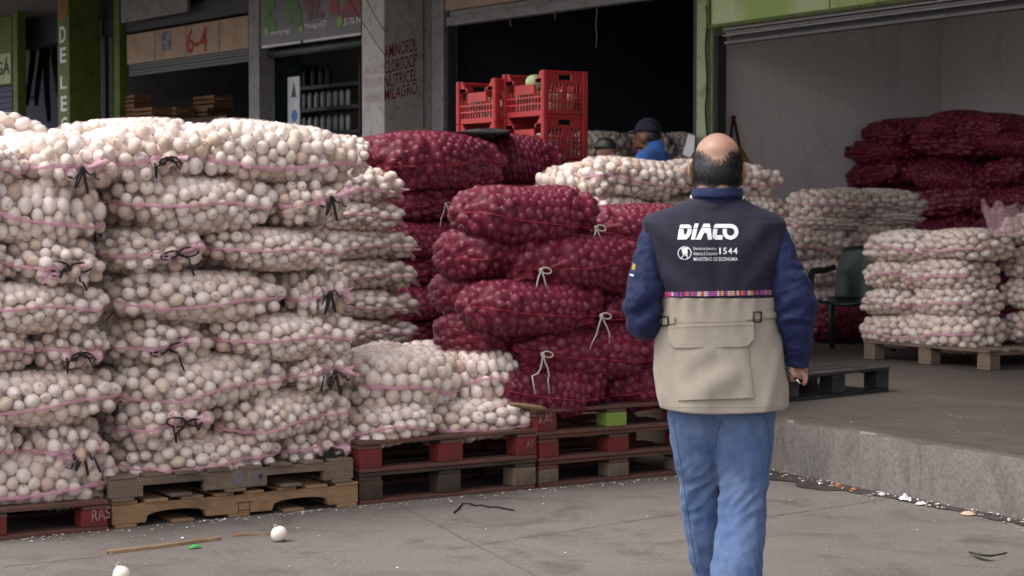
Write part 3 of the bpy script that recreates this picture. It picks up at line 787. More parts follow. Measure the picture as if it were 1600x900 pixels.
block_pallet('wooden_pallet', 4.10, 7.78, 0, 1.0, 1.15, .152, M['oldwood'], M['oldwood'], M['reddeck'], 'dark worn pallet on the ground under the low white onion pile', seed=4, front_m=fm)
p5 = block_pallet('wooden_pallet', 4.095, 7.77, .153, 1.01, 1.15, .15, M['reddeck'], M['redwood'], M['reddeck'], 'red block pallet directly under the low white onion pile', seed=5)
mark(p5, 'AF', 828, 694, .05, .035, 7.7695, M['chalk'])
block_pallet('wooden_pallet', 5.125, 7.79, 0, 1.0, 1.15, .132, M['reddeck'], M['greywood'], M['reddeck'], 'lowest of the three pallets under the front red onions', seed=6)
block_pallet('wooden_pallet', 5.115, 7.775, .133, 1.0, 1.15, .133, M['reddeck'], M['redwood'], M['reddeck'], 'middle one of the three red pallets under the front red onions', seed=7)
m, nt, b = nodes('block_lime'); b.inputs['Base Color'].default_value = (.2, .28, .05, 1); b.inputs['Roughness'].default_value = .8; M['limeblock'] = m
p8 = block_pallet('wooden_pallet', 5.09, 7.76, .267, 1.0, 1.15, .133, M['reddeck'], M['redwood'], M['reddeck'], 'top red pallet under the front red onions, chalked corner block and lime-green middle block', seed=8, front_m={(1, 0): M['limeblock']})
mark(p8, 'KAL', 853, 655, .085, .045, 7.7597, M['chalk'], shear=.15)
mb = MB(); a, b_ = atY(797, 632, 7.73), atY(852, 640, 7.75)
rs = []
for i in range(7):
    q = i / 6; p = a.lerp(b_, q); w = .014 + .012 * math.sin(q * 2.4)
    rs.append([p + Vector((0, -w, 0)), p + Vector((0, 0, w * .7)), p + Vector((0, w, .002)), p + Vector((0, 0, -w * .5))])
mb.rings(rs); tag(mb.build('bamboo_piece', M['stick'], origin=a), 'split pale bamboo piece lying on the corner block of the red pallet', 'stick')
for k_ in range(3):
    block_pallet('wooden_pallet', 5.46, 8.97, k_ * .134, 1.0, 1.1, .133, M['oldwood'], M['oldwood'], M['oldwood'], 'dark pallet added behind the red pallets to block the bright gaps', seed=30 + k_)  # added rear pallets, block the light leaking in behind the front ones
for k_ in range(2):
    block_pallet('wooden_pallet', 4.08, 8.97, k_ * .152, 1.0, 1.1, .15, M['oldwood'], M['oldwood'], M['oldwood'], 'dark pallet added behind the red pallets to block the bright gaps', seed=34 + k_)  # also added to close the bright openings under the low pile
    stringer_pallet('wooden_pallet', 2.86, 8.8, k_ * .117, 1.2, 1.0, .116, M['greywood'], 'weathered pallet in the rear row behind the tan pallets', 36 + k_, False)
block_pallet('wooden_pallet', 1.83, 8.93, 0, 1.02, 1.15, .135, M['reddeck'], M['redwood'], M['reddeck'], 'red pallet in the rear row behind the leftmost stack', seed=39)
mb = MB(); mb.box((6.475, 8.62, .135), (.035, 1.3, .26), Matrix.Rotation(R(6), 3, 'Y')); tag(mb.build('plank', M['oldwood'], origin=(6.475, 8.62, .005)), 'dark plank added to hide the lit platform edge behind the red pallets', 'plank')  # added board, covers the lit platform face showing through the pallets
# second row and platform pallets
block_pallet('wooden_pallet', 4.75, 10.35, 0, 1.25, 1.1, .152, M['reddeck'], M['redwood'], M['reddeck'], 'lower pallet under the narrow white stack in the row behind', seed=9)
block_pallet('wooden_pallet', 4.75, 10.35, .153, 1.25, 1.1, .15, M['reddeck'], M['redwood'], M['reddeck'], 'upper pallet under the narrow white stack in the row behind', seed=10)
bp = block_pallet('plastic_pallet', 7.08, 8.165, PH, 1.01, 1.2, .15, M['plasticblack'], M['plasticblack'], M['plasticblack'], "empty black plastic pallet lying on the platform beside the man's hand", rz=R(10.5), group='empty plastic pallets', seed=11, bw=.165)
block_pallet('wooden_pallet', 9.70 + 1.25, 9.08, PH, 1.27, 1.22, .14, M['greywood'], M['greywood'], M['greywood'], 'pale pallet without base boards under the right white onion stack', rz=R(90), base=False, seed=12)
block_pallet('wooden_pallet', 11.0, 12.2, PH, 1.9, .8, .135, M['oldwood'], M['oldwood'], M['oldwood'], 'pallet under the white stack against the side wall', seed=13)
# layers that carry the visible ones, and one added shading stack
def under(colr, xs, y, z0, z1, n, lab, grp, half=(.46, .28)):
    h = (z1 - z0) / n
    for i in range(n):
        for x in xs:
            place_sack(colr, 'long', Vector((x, y, z0 + h * (i + .5))), (half[0], half[1], h * .56), 0, lab, grp, tie=None)
under('white', (6.95, 7.68, 8.40), 10.98, PH, 1.05, 3, 'white onion sack low in the platform stack, hidden behind the red pile', GG)
under('red', (13.35, ), 13.4, PH, .80, 2, 'dark red onion sack low at the back wall of the shop', GJ)
under('red', (13.35, ), 12.2, PH, .80, 2, 'dark red onion sack low at the back wall of the shop', GJ)
under('red', (13.35, ), 11.0, PH, .80, 2, 'dark red onion sack low at the back wall of the shop', GJ)
under('red', (6.80, ), 8.95, PH, 1.25, 4, "red onion sack added unseen behind the man to shade the platform edge", GF)  # added stack, shades the open gap between pallets and platform
under('white', (11.6, 12.5), 17.0, PH, 1.6, 5, 'white onion sack low in the dark shop', 'white onion sacks in the dark shop')

# ------------------------------------------------------------------ the shop row
G0 = atY(1101, 200, 14.2)
EV = Vector((ray(-1500, 335).x, ray(-1500, 335).y, 0)).normalized()     # along the left shop fronts, away from the camera
NV_ = Vector((-EV.y, EV.x, 0))
if NV_.dot(CAM - G0) < 0: NV_ = -NV_
def fp(px, py, off=0.0): return atp(px, py, G0 + NV_ * off, NV_)
FR = Matrix((EV, -NV_, Vector((0, 0, 1)))).transposed()     # local x along the front (leftwards in the photo), y into the shop, z up
def ft(p): return (Vector(p) - G0).dot(EV)
def fbox(mb, pxl, pxr, z0, z1, off0, off1, mi=0, ref=150):
    """box on the shop front between two surveyed columns; off0 = front face, off1 = back face (towards the shop is negative)"""
    tl, tr = ft(fp(pxl, ref, off0)), ft(fp(pxr, ref, off0))
    c = G0 + EV * ((tl + tr) / 2) + NV_ * ((off0 + off1) / 2); c.z = (z0 + z1) / 2
    mb.box(c, (abs(tl - tr), abs(off0 - off1), z1 - z0), FR, mi)
    return c
def fz(px, py, off=0.0): return fp(px, py, off).z
def fobj(name, mat, boxes, label, cat, bevel=.004, group=None, z=None):
    mb = MB(); c = None
    for bx in boxes:
        q = fbox(mb, *bx); c = c or Vector((q.x, q.y, bx[2]))
    return tag(mb.build(name, mat, origin=c, bevel=bevel), label, cat, group)
def ftext(txt, pxl, pxr, ytop, ybot, off, mat, name, parent=None, **k):
    """lettering on the shop front: px columns and rows of its box"""
    a, b_ = fp(pxl, (ytop + ybot) / 2, off), fp(pxr, (ytop + ybot) / 2, off)
    zt, zb = fz((pxl + pxr) / 2, ytop, off), fz((pxl + pxr) / 2, ybot, off)
    w = (a - b_).length; vs, fs = text_fit(txt, w, zt - zb, **k)
    mb = MB(); mb.add([Vector((a.x, a.y, 0)) + (-EV) * x + Vector((0, 0, zb + y)) for x, y in vs], fs)
    o = mb.build(name, mat)
    if parent: o.parent = parent; o.matrix_parent_inverse = parent.matrix_basis.inverted()
    return o
TOPZ = 4.62
# right shop
mb = MB(); fbox(mb, 1088, 1104, PH, TOPZ, .08, -.12); po = mb.build('green_post', M['palegreen'], origin=(G0.x, G0.y, PH), bevel=.006)
tag(po, 'pale green post between the dark shop and the right shop', 'post')
mb = MB(); fbox(mb, 1104, 1112.5, PH, TOPZ, .03, -.12); q = mb.build('side_plate', M['palegreen'], bevel=.004)
q.parent = po; q.matrix_parent_inverse = po.matrix_basis.inverted()
fobj('door_jamb', M['darkpost'], [(1083, 1087.7, PH, TOPZ, .03, -.1)], 'dark steel jamb on the left of the pale green post', 'jamb')
fobj('door_jamb', M['darkpost'], [(1112.8, 1121, PH, 3.1, .0, -.12)], 'dark steel jamb on the right of the pale green post', 'jamb')
mb = MB(); pts = []
for i in range(30): p = fp(1103.5 + 1.2 * math.sin(i * .6), 8 + i * 9, .095); pts.append(p)
mb.tube(pts, .008, 6); tag(mb.build('cable', M['black'], origin=pts[-1]), 'thin black cable running down the pale green post', 'cable')
XF = G0.x
def rz_(y, x=1122): return atX(x, y, XF - .05).z
yR0 = atX(1112, 60, XF - .1).y
root = empty('shop_sign', (XF - .1, yR0 - 4, rz_(44)), 0, 'lime green fascia sign above the right shop opening', 'sign')
m, nt, b = nodes('printed_sign')
f = ramp(nt, nse(nt, 1.3, 3, .5, stretch=(1, 1, .5)), [(.42, (.50, .57, .30, 1)), (.6, (.33, .46, .12, 1))])
L(nt, f, b.inputs['Base Color']); b.inputs['Roughness'].default_value = .5; M['sign'] = m
def child(mb, name, mat, parent, **k):
    o = mb.build(name, mat, **k); o.parent = parent; o.matrix_parent_inverse = parent.matrix_basis.inverted(); return o
zb = atX(1111, 44, XF - .12).z
mb = MB(); mb.box((XF - .10, yR0 - 4, zb + .75), (.04, 8, 1.5)); child(mb, 'panel', M['sign'], root)
mb = MB(); mb.box((XF - .13, yR0 - 4, zb + .012), (.03, 8.02, .03)); mb.box((XF - .13, yR0, zb + .75), (.03, .03, 1.46)); child(mb, 'frame', M['green'], root)
mb = MB(); ys = atX(1296, 10, XF - .125).y; mb.box((XF - .1215, ys, zb + .75), (.004, .008, 1.46)); child(mb, 'panel_joint', M['darkpost'], root)
lf = atX(1398, 3, XF - .122); mb = MB(); mb.add([(XF - .1222, lf.y + a, lf.z + c) for a, c in ((.0, -.02), (-.10, -.01), (-.2, .06), (-.25, .2), (-.05, .2))], [(0, 1, 2, 3, 4)]); child(mb, 'printed_leaf', M['leaf'], root)
vs, fs = text_fit('www', .28, .16); mb = MB(); lt = atX(1366, 5, XF - .122); mb.add([(XF - .1224, lt.y - x, lt.z - .015 + y) for x, y in vs], fs); child(mb, 'lettering', M['orange'], root)
root = empty('shutter_track', (XF, yR0 - 4, rz_(70)), 0, 'grey steel shutter rails under the lime green fascia', 'shutter')
for nm, ya, yb, xo, mt in (('top_rail', 44.8, 49, -.06, 'steel'), ('middle_rail', 49.5, 55.5, -.02, 'greypost'), ('bright_rail', 55.8, 58.2, -.07, 'steel'), ('shutter_slat', 58.4, 65, .02, 'darkpost'), ('lower_rail', 65.2, 70.2, -.04, 'greypost')):
    z1, z0 = rz_(ya), rz_(yb); mb = MB(); mb.box((XF + xo + .06, yR0 - 4.1, (z0 + z1) / 2), (.10, 8, z1 - z0 - .003)); child(mb, nm, M[mt], root, bevel=.004)
def slab(name, x0, x1, y0, y1, z0, z1, mat, label, cat):
    mb = MB(); mb.box(((x0 + x1) / 2, (y0 + y1) / 2, (z0 + z1) / 2), (x1 - x0, y1 - y0, z1 - z0))
    return tag(mb.build(name, mat, origin=((x0 + x1) / 2, (y0 + y1) / 2, z0)), label, cat)
XB = atY(1470, 150, 14.2).x
slab('side_wall', XF + .08, XB + .3, 14.2, 14.38, PH, TOPZ, M['wall'], 'grey plaster side wall of the right shop, behind the white stack', 'wall')
slab('back_wall', XB, XB + .2, 4.0, 14.197, PH, TOPZ, M['wall'], 'grey plaster back wall of the right shop behind the dark red sacks', 'wall')
slab('shop_wall', XF + .1, XB - .003, 4.0, 4.2, PH, TOPZ, M['wall'], 'far right wall of the right shop, outside the picture', 'wall')
slab('shop_ceiling', XF + .1, XB - .003, 4.203, 14.197, 3.62, 3.72, M['wall'], 'grey ceiling of the right shop above the dark red sacks', 'ceiling')
# roof over the platform
mb = MB(); mb.box((18.2, 25, TOPZ + .11), (23.6, 66, .2)); ro = mb.build('roof', M['roof'], origin=(18.3, 25, TOPZ)); tag(ro, 'market roof slab sheltering the platform and the shop fronts', 'roof')
# wall above the shop openings, on the front plane
def tpt(t, off): return G0 + EV * t + NV_ * off
def frect(mb, t0, t1, off, z0, z1, mi=0):
    a, b_ = tpt(t0, off), tpt(t1, off)
    mb.quad((a.x, a.y, z0), (b_.x, b_.y, z0), (b_.x, b_.y, z1), (a.x, a.y, z1), mi)
def fwallbox(name, t0, t1, o0, o1, z0, z1, mat, label, cat='wall'):
    mb = MB(); c = tpt((t0 + t1) / 2, (o0 + o1) / 2); c.z = (z0 + z1) / 2
    mb.box(c, (abs(t1 - t0), abs(o1 - o0), z1 - z0), FR)
    return tag(mb.build(name, mat, origin=(c.x, c.y, z0)), label, cat)
tP0, tP1 = ft(fp(672, 150)), ft(fp(600, 150, .5))
tV0, tV1 = ft(fp(565, 60)), ft(fp(415, 60))
tS0, tS1 = ft(fp(388, 60)), ft(fp(196, 60))
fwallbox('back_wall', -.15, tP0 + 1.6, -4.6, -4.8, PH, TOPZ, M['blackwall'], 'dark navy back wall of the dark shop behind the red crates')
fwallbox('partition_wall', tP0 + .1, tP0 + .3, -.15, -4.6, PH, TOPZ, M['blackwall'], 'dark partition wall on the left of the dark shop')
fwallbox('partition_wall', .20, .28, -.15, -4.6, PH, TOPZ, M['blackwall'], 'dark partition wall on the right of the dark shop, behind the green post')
# grey post and lintels of the dark shop
fobj('steel_post', M['greypost'], [(674, 693, PH, TOPZ, .05, -.15)], 'grey steel post between the lettered pillar and the dark shop', 'post')
fobj('door_jamb', M['darkpost'], [(693.5, 700, PH, TOPZ, .0, -.12)], 'black jamb beside the grey post of the dark shop', 'jamb')
zl = fz(692, 18.4); zr = fz(701, 40.7)
fobj('lintel_panel', M['tan_panel'], [(692, 1084, zl, TOPZ, .03, -.05)], 'tan brown panel above the shutter of the dark shop', 'panel')
root = fobj('rolled_shutter', M['greypost'], [(697, 1084, zr, zr + .10, .02, -.10), (697, 1084, zr + .105, zl - .004, -.02, -.14)], 'grey rolled-up shutter edge above the dark shop opening', 'shutter')
for px, y1_, n in ((798, 42, 5), (867, 30, 3), (932, 75, 8)):
    mb = MB(); pts = [fp(px + .8 * math.sin(i * 1.3), 12 + (y1_ - 12) * i / n, -.02) for i in range(n + 1)]
    mb.tube(pts, .007, 5); tag(mb.build('hanging_string', M['stick'], origin=pts[0]), {798: 'short leftmost string hanging from the dark shop lintel', 867: 'stub of string at the middle of the dark shop lintel', 932: 'longest string hanging from the dark shop lintel'}[px], 'string', 'strings hanging from the lintel')
# white lettered pillar
tpl, tpr = ft(fp(565, 100, .55)), ft(fp(600, 100, .55))
pil = empty('white_pillar', tpt((tpl + tpr) / 2, .3).xy.to_3d() + Vector((0, 0, PH)), 0, 'whitewashed square pillar with red handwritten words on its shaded side', 'pillar')
mb = MB(); c = tpt((tpl + tpr) / 2, .27); mb.box((c.x, c.y, (PH + TOPZ) / 2), (tpl - tpr, .56, TOPZ - PH), FR); child(mb, 'shaft', M['pillar'], pil, bevel=.012)
def side_pt(px, py): return atp(px, py, tpt(tpr, 0) - EV * .003, EV)
for i, (w_, x1, ya, yb, sl) in enumerate((('AMINOFOL', 652, 64, 92, 16), ('CLORTOCIP', 652, 89, 116, 16), ('NUTRICEL', 652, 112, 138, 15), ('MILAGRO', 652, 133, 158, 15))):
    vs, fs = text_geo(w_, 1, bold=.006); xs = [v[0] for v in vs]; ys = [v[1] for v in vs]; rg = random.Random(i)
    mb = MB(); P = []
    for x, y in vs:
        u = (x - min(xs)) / (max(xs) - min(xs)); v = (y - min(ys)) / (max(ys) - min(ys))
        P.append(side_pt(600.5 + u * (x1 - 600.5), yb - sl * u * .8 - v * (yb - ya - 4) * .88))
    mb.add(P, fs); child(mb, 'lettering', M['redpaint'], pil)
m, nt, b = nodes('faded_red'); b.inputs['Base Color'].default_value = (.42, .33, .31, 1); b.inputs['Roughness'].default_value = .9; M['faded'] = m
for tx, xa, xb, ya, yb in (('AGRO', 569, 598, 100, 116), ('SEMILLAS', 568, 598, 121, 136), ('ABONO', 569, 597, 146, 160)):
    ftext(tx, xa, xb, ya, yb, .5535, M['faded'], 'faded_lettering', pil)
fobj('partition_pier', M['greypost'], [(656, 673, PH, TOPZ, -.02, -.3)], 'dark plastered pier right of the lettered pillar', 'pier')
# wires across the pillar
for (a, b_, lb) in (((540, -10), (602, 88), 'left one of two thin wires slanting across the white pillar'), ((568, -10), (602, 50), 'right one of two thin wires slanting across the white pillar')):
    mb = MB(); p, q = fp(*a, .62), fp(*b_, .62); mb.tube([p.lerp(q, i / 8) + Vector((0, 0, -.02 * math.sin(math.pi * i / 8))) for i in range(9)], .005, 5)
    tag(mb.build('wire', M['black'], origin=p), lb, 'wire')
# vegetable-sign shop
zs = fz(411, 71.5, .1)
ban = empty('shop_banner', tpt((tV0 + tV1) / 2, .1).xy.to_3d() + Vector((0, 0, zs)), 0, 'printed banner of vegetables with pale web addresses above the bottle shop', 'sign')
m, nt, b = nodes('banner_print')
f = ramp(nt, nse(nt, 1.0, 2, .5), [(.35, (.07, .07, .08, 1)), (.65, (.12, .10, .10, 1))]); L(nt, f, b.inputs['Base Color']); b.inputs['Roughness'].default_value = .4; M['banner'] = m
mb = MB(); fbox(mb, 405, 564, zs, zs + 1.3, .10, .07); child(mb, 'sheet', M['banner'], ban)
for nm, c in (('veg_green', (.07, .16, .05, 1)), ('veg_red', (.24, .04, .04, 1)), ('veg_purple', (.12, .05, .06, 1)), ('veg_lime', (.2, .33, .08, 1))):
    M[nm] = simple(nm, c, .5, None, 6)
def fdisc(mb, px, py, rx, ry, off, mi=0, n=14):
    c = fp(px, py, off); k = (fp(px + 1, py, off) - fp(px, py, off)).length; kz = abs(fz(px, py, off) - fz(px, py + 1, off))
    mb.add([c - EV * (rx * k * math.cos(2 * math.pi * i / n)) + Vector((0, 0, ry * kz * math.sin(2 * math.pi * i / n))) for i in range(n)], [tuple(range(n))], mi)
rg = random.Random(5); mb = MB(); o_ = .1035
for cx, cy, mi, n, sx, sy in ((420, 22, 0, 16, 8, 24), (458, 18, 0, 22, 10, 20), (490, 10, 2, 16, 12, 14), (521, 8, 1, 12, 5, 12), (548, 14, 1, 12, 10, 12), (540, 24, 2, 10, 12, 6)):
    mb = MB()
    for i in range(n):
        fdisc(mb, cx + rg.uniform(-sx, sx), cy + rg.uniform(-sy, sy), rg.uniform(3, 6), rg.uniform(4, 9), o_ + i * .0002 + rg.uniform(0, .001), 0)
    child(mb, 'printed_vegetable', [M['veg_green'], M['veg_red'], M['veg_purple']][mi], ban)
mb = MB(); fdisc(mb, 416.5, 50, 3.2, 7.5, .106); fdisc(mb, 470, 44, 3.2, 7.5, .106); fdisc(mb, 530.5, 34, 4.4, 9, .106); child(mb, 'drop_emblem', M['veg_lime'], ban)
ftext('maviagrogt', 422, 453, 46, 55, .106, M['whitepaint'], 'lettering', ban); ftext('MaviagroGT', 476, 511, 34, 46, .106, M['whitepaint'], 'lettering', ban); ftext('3170-94', 537, 564, 27, 38, .106, M['whitepaint'], 'lettering', ban)
mb = MB(); fbox(mb, 409, 470, zs - .035, zs - .005, .12, .06); fbox(mb, 474, 564, zs - .035, zs - .005, .12, .06); child(mb, 'bottom_rail', M['steel'], ban)
zq = fz(418, 91, 0)
mb = MB(); c0_, c1_ = tpt(ft(fp(415, 80, 0)), -.06), tpt(ft(fp(565, 80, 0)), -.06); zm = (zq + zs - .05) / 2
mb.tube([Vector((c0_.x, c0_.y, zm)), Vector((c1_.x, c1_.y, zm))], (zs - .05 - zq) / 2, 20)
tag(mb.build('rolled_shutter', M['shutter'], origin=c0_), 'dark green rolled shutter under the vegetable banner', 'shutter')
po = empty('concrete_post', tpt(tS0, .1).xy.to_3d() + Vector((0, 0, PH)), 0, 'grey concrete post between the numbered shop and the banner shop', 'post')
mb = MB(); fbox(mb, 388.5, 405, PH, TOPZ, .12, -.12); child(mb, 'shaft', M['greypost'], po, bevel=.01)
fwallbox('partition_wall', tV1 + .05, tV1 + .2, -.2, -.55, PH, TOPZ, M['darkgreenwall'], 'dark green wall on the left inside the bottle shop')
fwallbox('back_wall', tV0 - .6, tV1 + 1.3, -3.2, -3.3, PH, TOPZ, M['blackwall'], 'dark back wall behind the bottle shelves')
# roll-up banner stand, shelf, bottles
m, nt, b = nodes('white_vinyl'); b.inputs['Base Color'].default_value = (.62, .66, .72, 1); b.inputs['Roughness'].default_value = .5; M['vinyl'] = m
m, nt, b = nodes('logo_blue'); b.inputs['Base Color'].default_value = (.10, .22, .5, 1); M['logoblue'] = m
bs = empty('banner_stand', fp(459, 215, -.25).xy.to_3d() + Vector((0, 0, PH)), 0, 'white roll-up banner with green tree and blue disc inside the bottle shop', 'banner stand')
mb = MB(); fbox(mb, 449.5, 467.5, PH + .1, fz(459, 120, -.25), -.25, -.27); child(mb, 'sheet', M['vinyl'], bs)
mb = MB()
for yy, r in ((132, 1.6), (137, 2.8), (142, 4.0), (147, 5.0)):
    c = [fp(459 + a * r, yy + d_, -.246) for a, d_ in ((-1, 5), (1, 5), (.0, -4))]; mb.add(c, [(0, 1, 2)])
child(mb, 'tree_emblem', M['veg_green'], bs)
mb = MB(); fdisc(mb, 460, 181, 4.6, 10, -.246); child(mb, 'disc_emblem', M['logoblue'], bs)
mb = MB(); fbox(mb, 449, 468, PH, PH + .1, -.2, -.34); child(mb, 'base', M['greypost'], bs)
OFS = -1.0
sh = empty('bottle_shelf', fp(512, 215, OFS).xy.to_3d() + Vector((0, 0, PH)), 0, 'dark shelf unit with two rows of pale bottles', 'shelf')
z1, z2, z3 = fz(512, 206, OFS), fz(512, 168, OFS), fz(512, 133, OFS)
for zz in (z1, z2, z3): mb = MB(); fbox(mb, 468, 562, zz - .05, zz, OFS + .13, OFS - .2); child(mb, 'shelf_board', M['darkpost'], sh)
mb = MB(); fbox(mb, 466, 468.5, PH, z3 + .3, OFS + .12, OFS - .2); fbox(mb, 560, 563, PH, z3 + .3, OFS + .12, OFS - .2); child(mb, 'upright', M['darkpost'], sh)
M['bottle'] = simple('pale_bottle', (.42, .43, .46, 1), .35, (.3, .3, .33, 1), 9)
def bottle(px, zz, h, r, mat, lab, grp):
    c = fp(px, 170, OFS + .05); o = empty('bottle', (c.x, c.y, zz), 0, lab, 'bottle', grp)
    mb = MB(); rs = []
    for q, k in ((0, .9), (.03, 1), (.72, 1), (.82, .8), (.87, .45), (.9, .42)): rs.append([(r * k * math.cos(a), r * k * math.sin(a), h * q) for a in [2 * math.pi * j / 12 for j in range(12)]])
    mb.rings(rs); b1 = mb.build('body', mat, o)
    mb = MB(); mb.tube([(0, 0, h * .9), (0, 0, h)], r * .5, 10); mb.build('cap', M['black'], o)
for zz, nm in ((z2, 'upper'), (z1, 'lower')):
    for i in range(8): bottle(475.5 + i * 9.9, zz + .001, .235, .036, M['bottle'], f'pale plastic bottle standing in the {nm} shelf row of the bottle shop', 'bottles on the shelf')
for i, px in enumerate((477, 491, 503, 514)): bottle(px, z3 + .001, .26, .045, M['plasticblack'], 'dark glossy bottle on the top shelf of the bottle shop', 'dark bottles on the top shelf')
# 6-4 shop
z64b, z64t = fz(199.5, 101), fz(199.5, 55)
p64 = empty('shop_sign', tpt((tS0 + tS1) / 2, 0).xy.to_3d() + Vector((0, 0, z64b)), 0, 'tan fascia board numbered 6-4 in red with a small dark poster', 'sign')
mb = MB(); fbox(mb, 199, 388, z64b, z64t, .0, -.06); child(mb, 'board', M['tan_panel'], p64)
mb = MB()
for px in (243, 291, 343): fbox(mb, px - .5, px + .5, z64b + .01, z64t - .01, .003, -.002)
child(mb, 'board_joint', M['darkpost'], p64)
ftext('6-4', 291.5, 324, 43.5, 82, .005, M['redpaint'], 'number', p64, bold=.012)
m, nt, b = nodes('poster_print'); L(nt, ramp(nt, nse(nt, 9, 3), [(.4, (.02, .02, .03, 1)), (.6, (.16, .16, .2, 1))]), b.inputs['Base Color']); M['poster'] = m
mb = MB(); fbox(mb, 253.5, 266.5, fz(260, 79), fz(260, 48.5), .006, .003); child(mb, 'poster', M['poster'], p64)
zsh = fz(207, 119)
sh64 = empty('rolled_shutter', tpt((tS0 + tS1) / 2, -.05).xy.to_3d() + Vector((0, 0, zsh)), 0, 'dark teal rolled shutter under the board numbered 6-4', 'shutter')
mb = MB(); n_ = 4
for i in range(n_): fbox(mb, 202, 388, zsh + (z64b - zsh) * i / n_ + .004, zsh + (z64b - zsh) * (i + 1) / n_ - .004, -.02 - .012 * (i % 2), -.12)
child(mb, 'slats', M['shutter'], sh64)
fobj('beam', M['darkpost'], [(160, 388, z64t + .06, z64t + .32, -.1, -.4)], 'dark beam above the board numbered 6-4', 'beam')
fobj('wall_panel', M['greypost'], [(190, 293, fz(240, 27, .1), TOPZ, .10, .05)], 'grey panel above and left of the number 6-4', 'panel')
fobj('upper_wall', M['darkpost'], [(150, 405, z64t + .33, TOPZ, -.15, -.3)], 'dark wall strip over the numbered shop front', 'wall')
fwallbox('partition_wall', tS1 + .85, tS1 + .97, -.2, -3.2, PH, TOPZ, M['greypost'], 'grey left wall inside the numbered shop')
fwallbox('back_wall', tS0 + .1, tS1 + .84, -3.2, -3.3, PH, TOPZ, M['darkplaster'], 'grey back wall behind the wooden boxes of the numbered shop')
def wbox(px, py0, py1, w, off, lab, k=0):
    a = fp(px, py1, off); h = fz(px, py0, off) - a.z; rg = random.Random(k)
    o = empty('wooden_box', a, math.atan2(EV.y, EV.x) + math.pi, lab, 'crate', 'wooden boxes in the numbered shop')
    for nm, y in (('front_wall', 0), ('rear_wall', .32)):
        mb = MB()
        for i in range(3): mb.box((w / 2, -y, h * (i + .5) / 3), (w, .012, h / 3 - .022))
        mb.build(nm, M['boxwood'], o)
    for nm, x in (('side_wall', .007), ('side_wall', w - .007)):
        mb = MB()
        for i in range(3): mb.box((x, -.16, h * (i + .5) / 3), (.012, .30, h / 3 - .022))
        for y in (.02, .30): mb.box((x + (.014 if x < .1 else -.014), -y, h / 2), (.02, .02, h))
        mb.build(nm, M['boxwood'], o)
    mb = MB(); mb.box((w / 2, -.16, .006), (w - .03, .30, .01)); mb.build('floor', M['boxwood'], o)
for k, a in enumerate(((216, 151, 171, .5, -.42, 'wooden box topmost at the left in the numbered shop'), (216, 171, 191, .5, -.42, 'wooden box under the topmost left box in the numbered shop'), (240, 170, 190, .58, -.38, 'brightest wooden box, right of the left pair in the numbered shop'),
                       (275, 170, 191, .6, -.7, 'shaded wooden box in the middle of the numbered shop'), (332, 152, 173, .62, -1.1, 'dark wooden box high at the right of the numbered shop'), (322, 172, 192, .62, -1.05, 'dark wooden box low at the right of the numbered shop'))): wbox(*a, k)
slabz = fz(240, 193, -.6)
fwallbox('counter', ft(fp(205, 150, -.6)) , ft(fp(388, 150, -.6)), -.25, -1.5, PH, slabz - .004, M['oldwood'], 'dark counter carrying the wooden boxes of the numbered shop', 'counter')
# green posts and the far left shop
fobj('green_post', M['green'], [(178.5, 187, PH, TOPZ, .0, -.15)], 'narrow dark green post left of the numbered shop', 'post')
fobj('dark_pier', M['darkpost'], [(157, 165, PH, TOPZ, -.2, -.5)], 'dark pier right of the lettered green pillar', 'pier')
tgl, tgr = ft(fp(90, 100, .5)), ft(fp(108, 100, .5))
gp = empty('green_pillar', tpt((tgl + tgr) / 2, .2).xy.to_3d() + Vector((0, 0, PH)), 0, 'lime green pillar with white letters DE LECHE running down its front', 'pillar')
mb = MB(); c = tpt((tgl + tgr) / 2, .24); mb.box((c.x, c.y, (PH + TOPZ) / 2), (abs(tgl - tgr), .52, TOPZ - PH), FR); child(mb, 'shaft', M['green'], gp, bevel=.01)
for ch, ya, yb, xo in (('D', 41, 67, 0), ('E', 74, 98, 1), ('L', 119, 139, 1.5), ('E', 150, 174, 2.5), ('C', 183, 205, 3)):
    ftext(ch, 93.8 + xo * .8, 103.5 + xo * .8, ya + 1.2, yb + 1.2, .5025, M['darkletter'], 'letter_shadow', gp, bold=.02)
    ftext(ch, 93 + xo * .8, 102.6 + xo * .8, ya, yb, .5045, M['whitepaint'], 'letter', gp, bold=.02)
ftext('O', 92, 104, -8, 32, .5045, M['orange'], 'letter', gp, bold=.03)
fobj('green_pillar', M['green'], [(20.5, 27.5, PH, TOPZ, .35, .2)], 'narrow lime green pillar near the left picture edge', 'pillar')
lw = fobj('green_wall', M['green'], [(-90, 19, fz(10, 133, .2), TOPZ, .2, .1)], 'lime green shop front cut by the left picture edge', 'wall')
sg = empty('shop_sign', fp(0, 130, .22), 0, 'pale green sign ending in the letters GA at the left picture edge', 'sign')
mb = MB(); fbox(mb, -60, 17, fz(0, 132, .22), fz(0, 85, .22), .235, .21); child(mb, 'board', M['palegreen'], sg)
ftext('GÁ', -6, 15, 90, 117, .24, M['darkletter'], 'lettering', sg, bold=.02)
sb = empty('roller_shutter', fp(0, 210, .15), 0, 'closed dark blue roller shutter at the left picture edge', 'shutter')
mb = MB(); z0 = PH; n_ = 34; zt = fz(10, 133, .2)
for i in range(n_): fbox(mb, -90, 19, z0 + (zt - z0) * i / n_ + .005, z0 + (zt - z0) * (i + 1) / n_ - .005, .15 - .012 * (i % 2), .08)
child(mb, 'slats', M['bluewall'], sb)
bw = fwallbox('back_wall', ft(fp(200, 150, -1.6)), ft(fp(-120, 150, -1.6)), -1.6, -1.75, PH, fz(60, 115, -1.6), M['bluewall'], 'dark blue lower wall between the green pillars')
